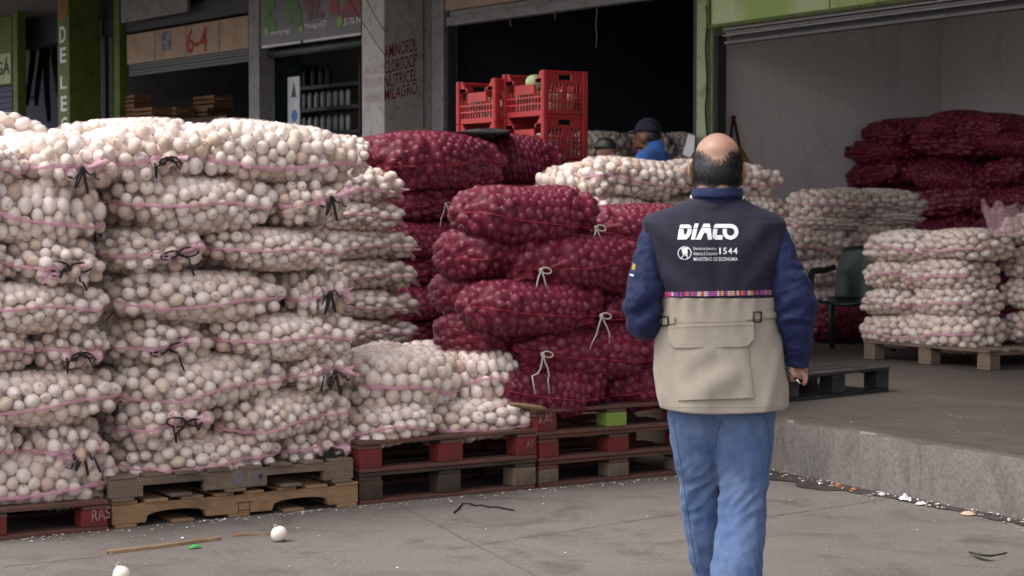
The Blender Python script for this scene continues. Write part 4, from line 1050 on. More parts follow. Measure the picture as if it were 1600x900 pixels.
fwallbox('back_wall', ft(fp(200, 150, -1.6)), ft(fp(-120, 150, -1.6)), -1.605, -1.75, fz(60, 115, -1.6) + .003, fz(60, 74, -1.6), M['green'], 'lime band of wall behind the hanging cables')
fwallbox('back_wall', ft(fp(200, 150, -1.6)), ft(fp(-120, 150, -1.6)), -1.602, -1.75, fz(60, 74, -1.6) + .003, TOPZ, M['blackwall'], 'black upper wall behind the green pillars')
M['bulbs'] = simple('shiny_bulb', (.5, .48, .42, 1), .2, (.3, .28, .25, 1), 20)
for i, (xa, xb, yb) in enumerate(((52, 43, 165), (66, 57, 165), (72, 76, 190), (84, 92, 155))):
    mb = MB(); pts = [fp(xa + (xb - xa) * q + 1.2 * math.sin(q * 5 + i), 70 + (yb - 70) * q, -.7) for q in [j / 8 for j in range(9)]]
    mb.tube(pts, [.05, .06, .05, .055, .05, .045, .05, .045, .03], 8)
    o = mb.build('hanging_bundle', M['black'], origin=pts[0]); tag(o, ('leftmost', 'second', 'longest', 'rightmost')[i] + ' black hanging bundle between the two green pillars', 'hanging bundle', 'black bundles hanging between the green pillars')
    if i != 2:
        mb = MB(); mb.ell(pts[-2] + NV_ * .08, (.03, .03, .03), k=10, m=8); child(mb, 'shiny_bulb', M['bulbs'], o)
fobj('ceiling_beam', M['darkpost'], [(28, 90, fz(60, 72, -.3), TOPZ, -.3, -.6)], 'dark beam between the green pillars above the bundles', 'beam')

# ------------------------------------------------------------------ hung things near the green post
mb = MB(); P = [fp(*q, .16) for q in ((1076, 209), (1086, 212), (1085, 236), (1078, 246), (1067, 241))]
mb.prism(P, NV_ * .004); tag(mb.build('notice_sheet', M['paper'], origin=P[0]), "crooked white paper hung beside the green post, left of the man's head", 'paper')
bag = empty('hanging_bag', atY(1160, 262, 14.1), 0, "yellow and dark red bag hanging on the grey side wall above the man's ear", 'bag')
M['bagred'] = simple('dark_red_strap', (.14, .02, .02, 1), .7); M['bagyellow'] = simple('mustard_cloth', (.36, .25, .03, 1), .8)
YB = 14.13
mb = MB(); mb.tube([atY(1146, 182, YB), atY(1143, 205, YB), atY(1140, 232, YB)], .014, 6); mb.tube([atY(1146, 182, YB), atY(1151, 205, YB), atY(1156, 232, YB)], .014, 6); child(mb, 'strap', M['bagred'], bag)
mb = MB(); mb.tube([atY(1143, 183, 14.2), atY(1146, 181, YB), atY(1150, 184, YB)], .008, 6); child(mb, 'hook', M['black'], bag)
mb = MB(); rs = []
for yy, xa, xb, d_ in ((228, 1143, 1158, .02), (236, 1143, 1163, .05), (248, 1144, 1169, .07), (258, 1146, 1174, .06), (266, 1149, 1174, .03)):
    a, b_ = atY(xa, yy, YB), atY(xb, yy, YB); c = (a + b_) / 2; w = (b_ - a).length / 2
    rs.append([(c.x + w * math.cos(t), c.y + d_ * math.sin(t), c.z + w * .2 * math.cos(t) * -1) for t in [2 * math.pi * j / 14 for j in range(14)]])
mb.rings(rs); child(mb, 'pouch', M['bagyellow'], bag)

# ------------------------------------------------------------------ red crates
def crate_proto(w, d, h):
    """stacking crate, w along X (short handle side faces -Y), d along Y; origin at base corner"""
    root = empty('plastic_crate', (0, 0, 0), 0)
    t = .016
    def wall(u, handle):     # boxes in (a, z) for a wall of length u
        bx = []
        for a in (0, u): bx.append((a, h / 2, .05, h, .0))
        bx += [(u / 2, .02, u, .04, 0)]
        if handle == 'slot':
            bx += [(u / 2, h - .015, u, .03, 0), (u * .17, h - .05, u * .34, .045, 0), (u * .83, h - .05, u * .34, .045, 0), (u / 2, h - .085, u, .028, 0), (u / 2, (h - .08) / 2, .04, h - .08, 0)]
            ng, nr = 11, 3
            z0, z1 = .04, h - .10
        else:
            bx += [(u * .5, h * .60, u * .50, h * .22, 0), (u * .12, h * .78, u * .22, .03, 0), (u * .88, h * .78, u * .22, .03, 0)]
            ng, nr = 13, 3
            z0, z1 = .04, h * .56
        for i in range(1, ng): bx.append((u * i / ng, (z0 + z1) / 2, .008, z1 - z0, .004))
        for i in range(1, nr): bx.append((u / 2, z0 + (z1 - z0) * i / nr, u, .014, -.004))
        return bx
    for nm, kind, ln, sgn in (('handle_wall', 'slot', w, 0), ('handle_wall', 'slot', w, 1), ('dipped_wall', 'dip', d, 0), ('dipped_wall', 'dip', d, 1)):
        mb = MB()
        for a, z, bw, bh, o in wall(ln, kind):
            if kind == 'slot': mb.box((a, (d if sgn else 0) + (o if not sgn else -o), z), (bw, t, bh))
            else: mb.box(((w if sgn else 0) + (o if not sgn else -o), a, z), (t, bw, bh))
        if kind == 'dip':
            for a0, a1 in ((.02, .22), (.98, .78)):
                X_ = w if sgn else 0
                pl = [(X_ - t / 2, d * a0, h), (X_ - t / 2, d * (a0 + (a1 - a0) * .35), h), (X_ - t / 2, d * a1, h * .74), (X_ - t / 2, d * a0, h * .74)]
                mb.prism(pl, (t, 0, 0))
        mb.build(nm, M['redcrate'], root)
    mb = MB()
    for x in (0, w):
        for y in (0, d): mb.box((x, y, h / 2), (.045, .045, h))
    mb.box((w / 2, d / 2, .012), (w, d, .02))
    for z in (.02, h - .012): 
        mb.box((w / 2, 0, z), (w + .03, .034, .018)); mb.box((w / 2, d, z), (w + .03, .034, .018))
    mb.build('frame', M['redcrate'], root, bevel=.006)
    return root
cw, cd, ch_ = .37, .56, .345
cr0 = crate_proto(cw, cd, ch_)
cA = atd(851, 182, 14.3)
zA = atd(851, 250, 14.3).z
spots = []
for i in range(5): spots.append((cA.x, cA.y, zA + ch_ * (1 - i) + .002 * (1 - i), i, 'r'))
c2 = atd(781, 190, 14.75)
for i in range(5): spots.append((c2.x - cw * .1, c2.y, zA + (ch_ + .002) * (1 - i) - .03, i, 'l'))
nthc = ('topmost', 'second from top', 'third from top', 'fourth from top', 'lowest')
first = True
for x, y, z, i, s in spots:
    if z < PH: continue
    o = cr0 if first else copy_tree(cr0); first = False
    o.location = (x, y, z); o['label'] = f"red plastic crate, {nthc[i]} of the {'right, fully seen' if s == 'r' else 'left, half hidden'} crate stack"; o['category'] = 'crate'; o['group'] = 'red plastic crates stacked on the platform'
    # pale produce seen through the openings
    if i < 3:
        C = np.array([(cw * a, cd * b2, (.07 + .085 * l) + nrg.uniform(-.01, .01)) for a in (.22, .5, .78) for b2 in (.14, .32, .5, .68, .86) for l in range(2)]) + nrg.uniform(-.012, .012, (30, 3))
        me = onions_mesh('produce', C, nrg.uniform(.042, .05, len(C)), (OV, OA, OF), M['white_onion'])
        p = bpy.data.objects.new('onions', me); col.objects.link(p); p.location = (x, y, z)
        tag(p, f"pale onions filling the {nthc[i]} red crate of the {'right' if s == 'r' else 'left'} stack", 'onions', None, 'stuff')
bx = spots[0]
zmin = min(s[2] for s in spots if s[2] >= PH)
mb = MB(); mb.ell((0, 0, 0), (.07, .07, .06), k=14, m=10); o = mb.build('cabbage', M['cabbage']); o.location = (cA.x + .10, cA.y + .30, zA + ch_ * 2 - .07); tag(o, 'pale green cabbage showing over the rim of the topmost right crate', 'cabbage')
for nm, x_, y_ in (('right', cA.x, cA.y), ('left', c2.x - .04, c2.y)):
    zb_ = min(s[2] for s in spots if s[2] >= PH and s[4] == nm[0])
    if zb_ - PH > .01: block_pallet('wooden_pallet', x_ - .3, y_ - .1, PH, .95, .8, zb_ - PH - .002, M['oldwood'], M['oldwood'], M['oldwood'], f'low pallet under the {nm} stack of red crates', seed=20)
# dark tarp lying on the shaded red sacks
mb = MB(); a, b_ = atd(690, 217, 13.9), atd(796, 209, 13.9); rs = []
for i in range(13):
    q = i / 12; p = a.lerp(b_, q); w = .012 + .018 * math.sin(math.pi * q)
    rs.append([p + FWD * (.35 * math.cos(t)) + Vector((0, 0, w * math.sin(t) + .015 * math.sin(5 * q + t * 2))) for t in [2 * math.pi * j / 12 for j in range(12)]])
mb.rings(rs); tag(mb.build('folded_tarp', M['plasticblack'], origin=a), 'folded black tarp lying on the shaded red sacks before the crates', 'tarp')

# ------------------------------------------------------------------ green plastic chair
ch0 = atz(1310, 555, PH)
chd = empty('plastic_chair', (ch0.x + .28, ch0.y + .16, PH), 0, 'dark green plastic armchair beside the right white onion stack', 'chair')
fwd2 = Vector((-.86, -.51)); chd.rotation_euler.z = math.atan2(fwd2.y, fwd2.x)
mb = MB(); rs = []
for i in range(9):
    x = .24 - .46 * i / 8
    rs.append([(x, -.23, .42 - .02 * math.sin(i / 8 * 3)), (x, 0, .40 - .03 * math.sin(i / 8 * 3)), (x, .23, .42 - .02 * math.sin(i / 8 * 3)), (x, .23, .40), (x, 0, .375 - .02 * math.sin(i / 8 * 3)), (x, -.23, .40)])
mb.rings(rs); mb.build('seat', M['greenchair'], chd)
mb = MB(); rs = []
for i in range(11):
    q = i / 10; z = .40 + .42 * q; hw = .21 * (1 - .25 * max(0, q - .6) ** 1.2 * 2.2) ; x = -.22 - .12 * q
    rs.append([(x, -hw, z), (x - .035, 0, z + .02 * (q > .9)), (x, hw, z), (x - .02, hw, z), (x - .058, 0, z + .02 * (q > .9)), (x - .02, -hw, z)])
mb.rings(rs); mb.build('backrest', M['greenchair'], chd)
for s in (-1, 1):
    mb = MB(); mb.tube([(.25, s * .25, .62), (.15, s * .26, .645), (-.1, s * .255, .64), (-.27, s * .23, .66)], .026, 8); mb.build('armrest', M['greenchair'], chd)
    mb = MB(); mb.tube([(.27, s * .26, 0), (.25, s * .255, .40), (.25, s * .25, .63)], [.022, .026, .026], 8); mb.build('leg', M['greenchair'], chd)
    mb = MB(); mb.tube([(-.32, s * .25, 0), (-.25, s * .235, .42)], [.022, .028], 8); mb.build('leg', M['greenchair'], chd)

# ------------------------------------------------------------------ small things on the ground
M['peel_dry'] = simple('dry_neck_skin', (.55, .46, .33, 1), .8)
def lone_onion(px, py, r, lab, z=0.0, p=None):
    c = p or atz(px, py, 0); k, mm = 24, 16
    V, A_, Fc = onion_proto(k, mm)
    at = np.ones((len(V), 4)); at[:, 0] = .42; at[:, 1] = A_[:, 0]; at[:, 2] = A_[:, 1]
    me = bpy.data.meshes.new('bulb'); me.from_pydata((V * r).tolist(), [], Fc); me.polygons.foreach_set('use_smooth', [True] * len(me.polygons))
    a = me.attributes.new('bulb', 'FLOAT_COLOR', 'POINT'); a.data.foreach_set('color', at.reshape(-1)); me.materials.append(M['white_onion'])
    o = bpy.data.objects.new('onion', me); col.objects.link(o); o.location = (c.x, c.y, r * .93 + z); o.rotation_euler = (R(-14), R(24), .3 + px); o.scale = (1.05, .96, .97)
    tag(o, lab, 'onion')
    mb = MB()
    for j in range(5): a_ = j * 1.26; mb.tube([(0, 0, r * 1.1), (r * .12 * math.cos(a_), r * .12 * math.sin(a_), r * 1.3), (r * .25 * math.cos(a_), r * .25 * math.sin(a_), r * 1.42)], [r * .1, r * .07, r * .01], 5)
    nk = mb.build('dry_neck', M['peel_dry'], o); nk.scale = (.8, .8, .93)
lone_onion(436, 846, .036, 'loose white onion on the paving in front of the tan pallets')
lone_onion(190, 912, .036, 'loose white onion at the bottom picture edge')
lone_onion(0, 0, .033, 'loose white onion lost inside the upper red pallet', .175, Vector((4.82, 8.35, 0)))
lone_onion(0, 0, .03, 'loose onion on the ground inside the lowest red pallet at right', .022, Vector((5.88, 8.2, 0)))
def stick(p, q, w, h, lab, k=0):
    p, q = atz(*p, 0), atz(*q, 0); d = (q - p); s = d.cross(Vector((0, 0, 1))).normalized(); rs = []
    for i in range(11):
        t = i / 10; c = p + d * t + s * .006 * math.sin(t * 5 + k); ww = w * (1 - .3 * abs(math.sin(t * 7 + k)) * .5) * (.55 if i in (0, 10) else 1)
        rs.append([c - s * ww + Vector((0, 0, .001)), c - s * ww * .8 + Vector((0, 0, h)), c + s * ww * .7 + Vector((0, 0, h * .9)), c + s * ww + Vector((0, 0, .001))])
    mb = MB(); mb.rings(rs, smooth=False); tag(mb.build('stick', M['stick'], origin=p), lab, 'stick')
stick((165, 866), (346, 844), .013, .014, 'long thin wooden slat lying on the paving before the tan pallets')
stick((363, 838), (424, 835), .010, .010, 'short wooden slat lying left of the loose onion', 2)
mb = MB(); c = atz(305, 857, 0); mb.add([(c.x + a, c.y + b_, z) for a, b_, z in ((-.03, -.01, .004), (0, -.016, .012), (.03, -.006, .005), (.026, .012, .01), (0, .012, .016), (-.026, .01, .006))], [(0, 1, 4, 5), (1, 2, 3, 4)])
o = mb.build('plastic_scrap', M['greenscrap'], origin=c); sm_ = o.modifiers.new('s', 'SOLIDIFY'); sm_.thickness = .002; tag(o, 'bright green plastic scrap lying beside the long slat', 'scrap')
mb = MB(); pts = [atz(*q, .006) for q in ((709, 801), (716, 795), (722, 787), (735, 787), (744, 790), (752, 789), (765, 792), (778, 792), (790, 795), (803, 797))]; mb.tube(pts, .004, 6); tag(mb.build('wire_piece', M['black'], origin=pts[0]), 'bent black wire lying on the paving before the red pallets', 'wire')
mb = MB(); rs = []
for i in range(13):
    t = i / 12; p = atz(1514 + 60 * t, 864 + 6 * math.sin(t * 3), .006 + .012 * math.sin(t * 3.1)); w = .02 * math.sin(math.pi * min(t * 1.25, 1)) + .002
    rs.append([p + Vector((-w, 0, .008)), p, p + Vector((w, .004, .006))])
mb.rings(rs, False, False); o = mb.build('fallen_leaf', M['leaf'], origin=atz(1540, 866)); tag(o, 'dark curled leaf lying on the paving at lower right', 'leaf')
rg = random.Random(9)
def crumple(px, py, r, mat, name, lab, cat, z=.0):
    c = atz(px, py, 0); mb = MB(); k = random.Random(int(px)); n = 9; up = .75 if 'left of' in lab else .28
    ring = [(r * k.uniform(.5, 1.25) * math.cos(2 * math.pi * i / n), r * k.uniform(.4, .95) * math.sin(2 * math.pi * i / n), .004 + r * up * k.uniform(0, .5)) for i in range(n)]
    mid = [(p[0] * .5, p[1] * .5, .006 + r * up * k.uniform(.3, 1.5)) for p in ring]
    vs = ring + mid + [(0, 0, .006 + r * up)]
    mb.add(vs, [(i, (i + 1) % n, n + (i + 1) % n, n + i) for i in range(n)] + [(n + i, n + (i + 1) % n, 2 * n) for i in range(n)])
    o = mb.build(name, mat, smooth=False); o.location = c; o.rotation_euler.z = k.uniform(0, 6); tag(o, lab, cat)
M['peel'] = simple('onion_peel', (.55, .44, .36, 1), .7, (.45, .3, .2, 1), 30)
M['peel_orange'] = simple('orange_peel', (.36, .13, .05, 1), .6)
crumple(1412, 783, .028, M['paper'], 'paper_scrap', 'upright white paper scrap in the wet gutter, left of the other', 'scrap')
crumple(1440, 789, .034, M['paper'], 'paper_scrap', 'flat white paper scrap in the wet gutter, right of the upright one', 'scrap')
crumple(1514, 805, .040, M['peel'], 'peel_scrap', 'pale peel heap in the wet gutter at the right', 'scrap')
crumple(1378, 774, .024, M['paper'], 'paper_scrap', 'small whitish scrap between the orange peel and the paper', 'scrap')
crumple(1310, 760, .030, M['peel_orange'], 'peel_scrap', 'orange-brown peel in the wet gutter, left one', 'scrap')
crumple(1334, 766, .026, M['peel_orange'], 'peel_scrap', 'orange-brown peel in the wet gutter, right one', 'scrap')
# litter of dry onion skins
mb = MB(); rg = random.Random(4)
def flake(x, y, r, z=.004):
    a = rg.uniform(0, 6.3); c, s = math.cos(a), math.sin(a); el = rg.uniform(.4, .9); cu = rg.uniform(.1, .6) * r
    P = [(-1, -el * .5, 0), (0, -el, cu), (1, -el * .4, 0), (1.1, el * .4, cu * .7), (0, el, cu * 1.2), (-.9, el * .5, cu * .5)]
    mb.add([(x + (p[0] * c - p[1] * s) * r, y + (p[0] * s + p[1] * c) * r, z + p[2]) for p in P], [(0, 1, 4, 5), (1, 2, 3, 4)], 0 if rg.random() < .6 else 1)
for i in range(420):
    x = rg.uniform(2.4, 6.1); y = 7.74 - abs(rg.gauss(0, .05)) - (.0 if rg.random() < .9 else rg.uniform(0, .5)); flake(x, y, rg.uniform(.003, .009))
for i in range(70): p = atz(rg.uniform(0, 1600), rg.uniform(760, 900)); flake(p.x, p.y, rg.uniform(.002, .007))
for i in range(150):
    y = rg.uniform(5.4, 8.2); x = 6.522 - max(0, (7.63 - y)) * .0602 - abs(rg.gauss(0.04, .07)); flake(x, y, rg.uniform(.004, .013), .007)
for i in range(60): flake(rg.uniform(6.6, 9.5), rg.uniform(6, 8), rg.uniform(.003, .008), PH + .003)
o = mb.build('onion_skin_litter', [M['peel'], M['paper']]); tag(o, 'dry onion skins littering the paving along the pallets and gutter', 'litter', None, 'stuff')
# ------------------------------------------------------------------ people
def fabric(name, c, c2=None, rough=.85, weave=900, scale=5, bstr=.15, sheen=.15):
    m, nt, b = nodes(name)
    c2 = c2 or tuple(x * .82 for x in c[:3]) + (1,)
    out = mixc(nt, ramp(nt, nse(nt, scale, 5, .65), [(.35, 0.0), (.7, 1.0)]), c, c2)
    out = mixc(nt, 1.0, out, ramp(nt, nse(nt, weave, 2, .5), [(.3, .88), (.7, 1.1)]), 'MULTIPLY')
    L(nt, out, b.inputs['Base Color']); b.inputs['Roughness'].default_value = rough; b.inputs['Specular IOR Level'].default_value = .2
    b.inputs['Sheen Weight'].default_value = sheen
    bump(nt, b, nse(nt, weave, 2), bstr, .001)
    return m
M['navy'] = fabric('navy_cloth', (.0145, .0150, .029, 1), (.0185, .0185, .034, 1), .75, sheen=.05)
M['tancloth'] = fabric('tan_cloth', (.33, .295, .243, 1), (.295, .264, .215, 1), .85)
M['tanseam'] = fabric('tan_stitching', (.34, .30, .24, 1), None, .9)
M['shirtblue'] = fabric('blue_shirt_cloth', (.0115, .0185, .067, 1), (.009, .015, .055, 1), .7, sheen=.04)
M['denim'] = fabric('denim', (.056, .102, .225, 1), (.135, .195, .33, 1), .9, 420, 7, .4, sheen=.05)
M['denimseam'] = fabric('denim_seam', (.05, .095, .225, 1), None, .9)
M['shoe'] = simple('black_shoe', (.02, .018, .017, 1), .45)
m, nt, b = nodes('skin'); pos = coord(nt)
L(nt, mixc(nt, ramp(nt, nse(nt, 22, 4, .6), [(.35, 0.0), (.7, 1.0)]), (.40, .235, .165, 1), (.32, .172, .118, 1)), b.inputs['Base Color'])
b.inputs['Roughness'].default_value = .42; b.inputs['Subsurface Weight'].default_value = .12; b.inputs['Subsurface Radius'].default_value = (.012, .005, .003); b.inputs['Subsurface Scale'].default_value = 1
bump(nt, b, nse(nt, 130, 5, .7), .35, .003); M['skin'] = m
M['skin_dark'] = simple('brown_skin', (.16, .075, .045, 1), .5)
m, nt, b = nodes('hair'); at = nt.nodes.new('ShaderNodeAttribute'); at.attribute_name = 'hairtone'
L(nt, at.outputs['Color'], b.inputs['Base Color']); b.inputs['Roughness'].default_value = .45; M['hair'] = m
M['blackhair'] = simple('black_hair', (.012, .010, .009, 1), .5)

def cubic(xs, ys, x):
    """smooth curve through a table (xs ascending)"""
    x = min(max(x, xs[0]), xs[-1]); i = max(0, min(len(xs) - 2, int(np.searchsorted(xs, x)) - 1))
    def sl(k):
        if k == 0: return (ys[1] - ys[0]) / (xs[1] - xs[0])
        if k == len(xs) - 1: return (ys[-1] - ys[-2]) / (xs[-1] - xs[-2])
        a, b_ = (ys[k] - ys[k - 1]) / (xs[k] - xs[k - 1]), (ys[k + 1] - ys[k]) / (xs[k + 1] - xs[k])
        return 0 if a * b_ <= 0 else 2 * a * b_ / (a + b_)
    h = xs[i + 1] - xs[i]; t = (x - xs[i]) / h
    return (2 * t ** 3 - 3 * t ** 2 + 1) * ys[i] + (t ** 3 - 2 * t ** 2 + t) * h * sl(i) + (-2 * t ** 3 + 3 * t ** 2) * ys[i + 1] + (t ** 3 - t ** 2) * h * sl(i + 1)
def sgnpow(v, e): return math.copysign(abs(v) ** e, v)

MP = atz(1118, 984); MH = math.atan2(MP.x, MP.y)
man = empty('person', MP, -MH, 'balding man seen from behind in navy and tan vest, jeans, holding a pen', 'person')
MW = Matrix.LocRotScale(MP, man.rotation_euler, None)
MI = MW.inverted()
CL = MI @ CAM
def mdir(px, py): return (MI.to_3x3() @ ray(px, py)).normalized()
def mp(px, py, yl=0.0):
    d = mdir(px, py); return CL + d * ((yl - CL.y) / d.y)

# ---- body: one continuous skin (mostly under the clothes)
mb = MB()
mb.ell((0, .010, 1.553), (.0775, .094, .0955), k=28, m=18); mb.ell((0, .0, 1.572), (.0745, .086, .073), k=28, m=16)
mb.ell((0, -.028, 1.535), (.070, .066, .070), k=24, m=14)
mb.ell((0, .045, 1.492), (.062, .066, .078), k=24, m=14)
mb.ell((0, .082, 1.452), (.034, .026, .028)); mb.ell((0, .112, 1.515), (.016, .022, .024)); mb.cap((0, .10, 1.555), .012, (0, .118, 1.52), .013)
mb.ell((0, .085, 1.572), (.062, .022, .018)); mb.ell((0, .102, 1.478), (.026, .012, .009))
mb.cap((0, -.008, 1.36), .070, (0, -.004, 1.50), .069)
for s in (-1, 1):
    rot = Matrix.Rotation(s * R(18), 3, 'Z') @ Matrix.Rotation(R(-8), 3, 'X')
    mb.ell((s * .083, .004, 1.519), (.011, .020, .034), rot); mb.ell((s * .090, -.006, 1.527), (.008, .019, .027), rot); mb.ell((s * .081, .006, 1.494), (.009, .012, .014), rot)
    mb.cap((s * .03, -.01, 1.335), .065, (s * .14, .0, 1.30), .048)
    mb.cap((s * .08, .03, .74), .085, (s * .08, .02, .86), .10)
mb.ell((.005, .0, 1.20), (.165, .105, .20), k=24); mb.ell((.012, .02, .98), (.165, .125, .20), k=24)
# arms and legs
RS, RE, RW = (.160, -.0, 1.30), (.272, -.045, 1.06), (.264, .005, .885)
LS, LE, LW = (-.160, .0, 1.30), (-.246, -.055, 1.055), (-.135, .19, 1.05)
mb.cap(RS, .045, RE, .040); mb.cap(RE, .042, RW, .027); mb.cap(LS, .045, LE, .040); mb.cap(LE, .042, LW, .027)
mb.cap((.095, .02, .80), .085, (.092, -.015, .46), .058); mb.cap((.092, -.015, .46), .055, (.066, -.12, .09), .040)
mb.cap((-.065, .02, .80), .085, (-.035, .09, .46), .058); mb.cap((-.035, .09, .46), .055, (.004, .20, .09), .040)
mb.cap((.066, -.13, .05), .036, (.068, .05, .035), .034); mb.cap((.004, .19, .05), .036, (.0, .37, .035), .034)
# right hand, closed loosely round a pen
def finger(pts, r): mb.tube([Vector(p) for p in pts], r, 10)
K = lambda px, py, yl: mp(px, py, yl)
mb.cap(RW, .024, K(1247, 578, .015), .026); mb.cap(RW, .022, K(1252, 582, .045), .024); mb.cap(K(1243, 573, .0), .020, K(1243, 582, -.012), .017)
mb.cap(K(1250, 578, -.005), .018, K(1254, 585, .03), .019)
finger([K(1254, 580, -.012), K(1259, 588, -.016), K(1258, 597, -.02), K(1254, 602, -.022)], [.011, .0105, .0095, .007])       # index, pressed to the pen
finger([K(1250, 582, -.010), K(1246, 589, -.030), K(1239, 591, -.034), K(1233, 587, -.026)], [.011, .0105, .0095, .007])       # middle
finger([K(1247, 584, .012), K(1243, 593, -.006), K(1236, 594, -.010), K(1230, 589, -.004)], [.0105, .010, .009, .007])         # ring
finger([K(1246, 584, .034), K(1241, 593, .022), K(1235, 593, .018), K(1230, 588, .02)], [.0095, .009, .008, .006])              # little
finger([K(1240, 573, -.012), K(1236, 578, -.030), K(1239, 584, -.040), K(1245, 588, -.042)], [.013, .012, .0105, .008])        # thumb over the pen
# left hand in front of the chest
mb.cap(LW, .026, (-.07, .225, 1.06), .025); mb.cap(LW, .022, (-.085, .215, 1.09), .022)
for i, (dz, ln) in enumerate(((.028, .9), (.010, 1.0), (-.010, .95), (-.028, .75))):
    finger([(-.07, .226, 1.068 + dz), (-.07 + .035 * ln, .232, 1.066 + dz), (-.07 + .058 * ln, .222, 1.062 + dz), (-.07 + .07 * ln, .202, 1.058 + dz)], [.0105, .010, .009, .007])
finger([(-.12, .20, 1.085), (-.095, .19, 1.112), (-.065, .195, 1.122)], [.013, .011, .008])
me = remeshed(mb, .0062, 4)
body = mesh_obj('body', me, M['skin'], man)

# ---- hair: scalp cap + thousands of short strands growing out of the skin
def bald_edge(x):       # height of the hair edge at the back of the head
    return 1.604 - .040 * math.exp(-((x + .002) / .040) ** 2) + .012 * nz((x * 30, 1, 1)) + .006 * nz((x * 90, 2, 1))
rgh = random.Random(2)
verts = me.vertices
def hairw(p):
    if p.z < 1.478 or abs(p.x) > .092 or p.y > .07: return 0
    if p.z > 1.48 and abs(p.x) > .078 and p.z < 1.556 and p.y > -.022: return 0     # ears
    if p.y > .0 and p.z < 1.53: return 0
    e = bald_edge(p.x) + .28 * max(0, p.y + .02) - p.z
    if e < 0: return 0
    low = min(1, (p.z - 1.478 - .006 * math.sin(p.x * 90)) / .012)
    return max(0, min(1, e / .060)) * max(0, low)
mbh = MB(); tones = []
tri = [p for p in me.polygons if p.center.z > 1.46 and hairw(p.center) > 0]
areas = np.array([p.area for p in tri]); cum = np.cumsum(areas / areas.sum())
rnh = np.random.default_rng(3)
for q in range(19000):
    f = tri[min(int(np.searchsorted(cum, rnh.random())), len(tri) - 1)]
    vs = [verts[i].co for i in f.vertices]; a, b_ = rnh.random(), rnh.random()
    p = (vs[0] * (1 - a) + vs[1] * a) * (1 - b_) + (vs[3 % len(vs)] * (1 - a) + vs[2] * a) * b_
    w_ = hairw(p)
    if rnh.random() > w_ ** 1.15 + .03: continue
    n = f.normal
    dn = Vector((p.x * 1.2 + rnh.normal() * .25, -.15 + rnh.normal() * .2, -1)); dn = (dn - n * dn.dot(n)).normalized()
    sd_ = dn.cross(n).normalized()
    ln = (.013 + .012 * rnh.random()) * (.55 + .45 * w_); wd = .00075
    p0 = p - n * .001; p1 = p + n * (.0035 + .0015 * rnh.random()) + dn * ln * .5; p2 = p + n * (.003 + .002 * rnh.random()) + dn * ln
    base = len(mbh.v)
    mbh.add([p0 - sd_ * wd, p0 + sd_ * wd, p1 + sd_ * wd * .8, p1 - sd_ * wd * .8, p2], [(0, 1, 2, 3), (3, 2, 4)], 0, True)
    g = .02 + .26 * max(0, -p.x / .07 - .15) + .16 * (1 - w_)
    grey = rnh.random() < g
    c = (.042, .041, .043, 1) if grey else (.007, .0065, .007, 1)
    if grey and rnh.random() < .35: c = (.14, .137, .137, 1)
    tones += [c] * 5
ho = mbh.build('hair', M['hair'], man)
at = ho.data.attributes.new('hairtone', 'FLOAT_COLOR', 'POINT'); at.data.foreach_set('color', np.array(tones).reshape(-1))
# close-cropped underlayer
mbc = MB(); idx = {}; fl = []
for p in tri:
    if hairw(p.center) < .80: continue
    f = []
    for i in p.vertices:
        if i not in idx: idx[i] = len(mbc.v); mbc.v.append(tuple(verts[i].co + verts[i].normal * .0016))
        f.append(idx[i])
    mbc.f.append(tuple(f)); mbc.m.append(0); mbc.sm.append(True)
M['cropped'] = simple('cropped_hair', (.02, .018, .019, 1), .8, (.035, .032, .032, 1), 60)
uc = mbc.build('hair_underlayer', M['cropped'], ho)

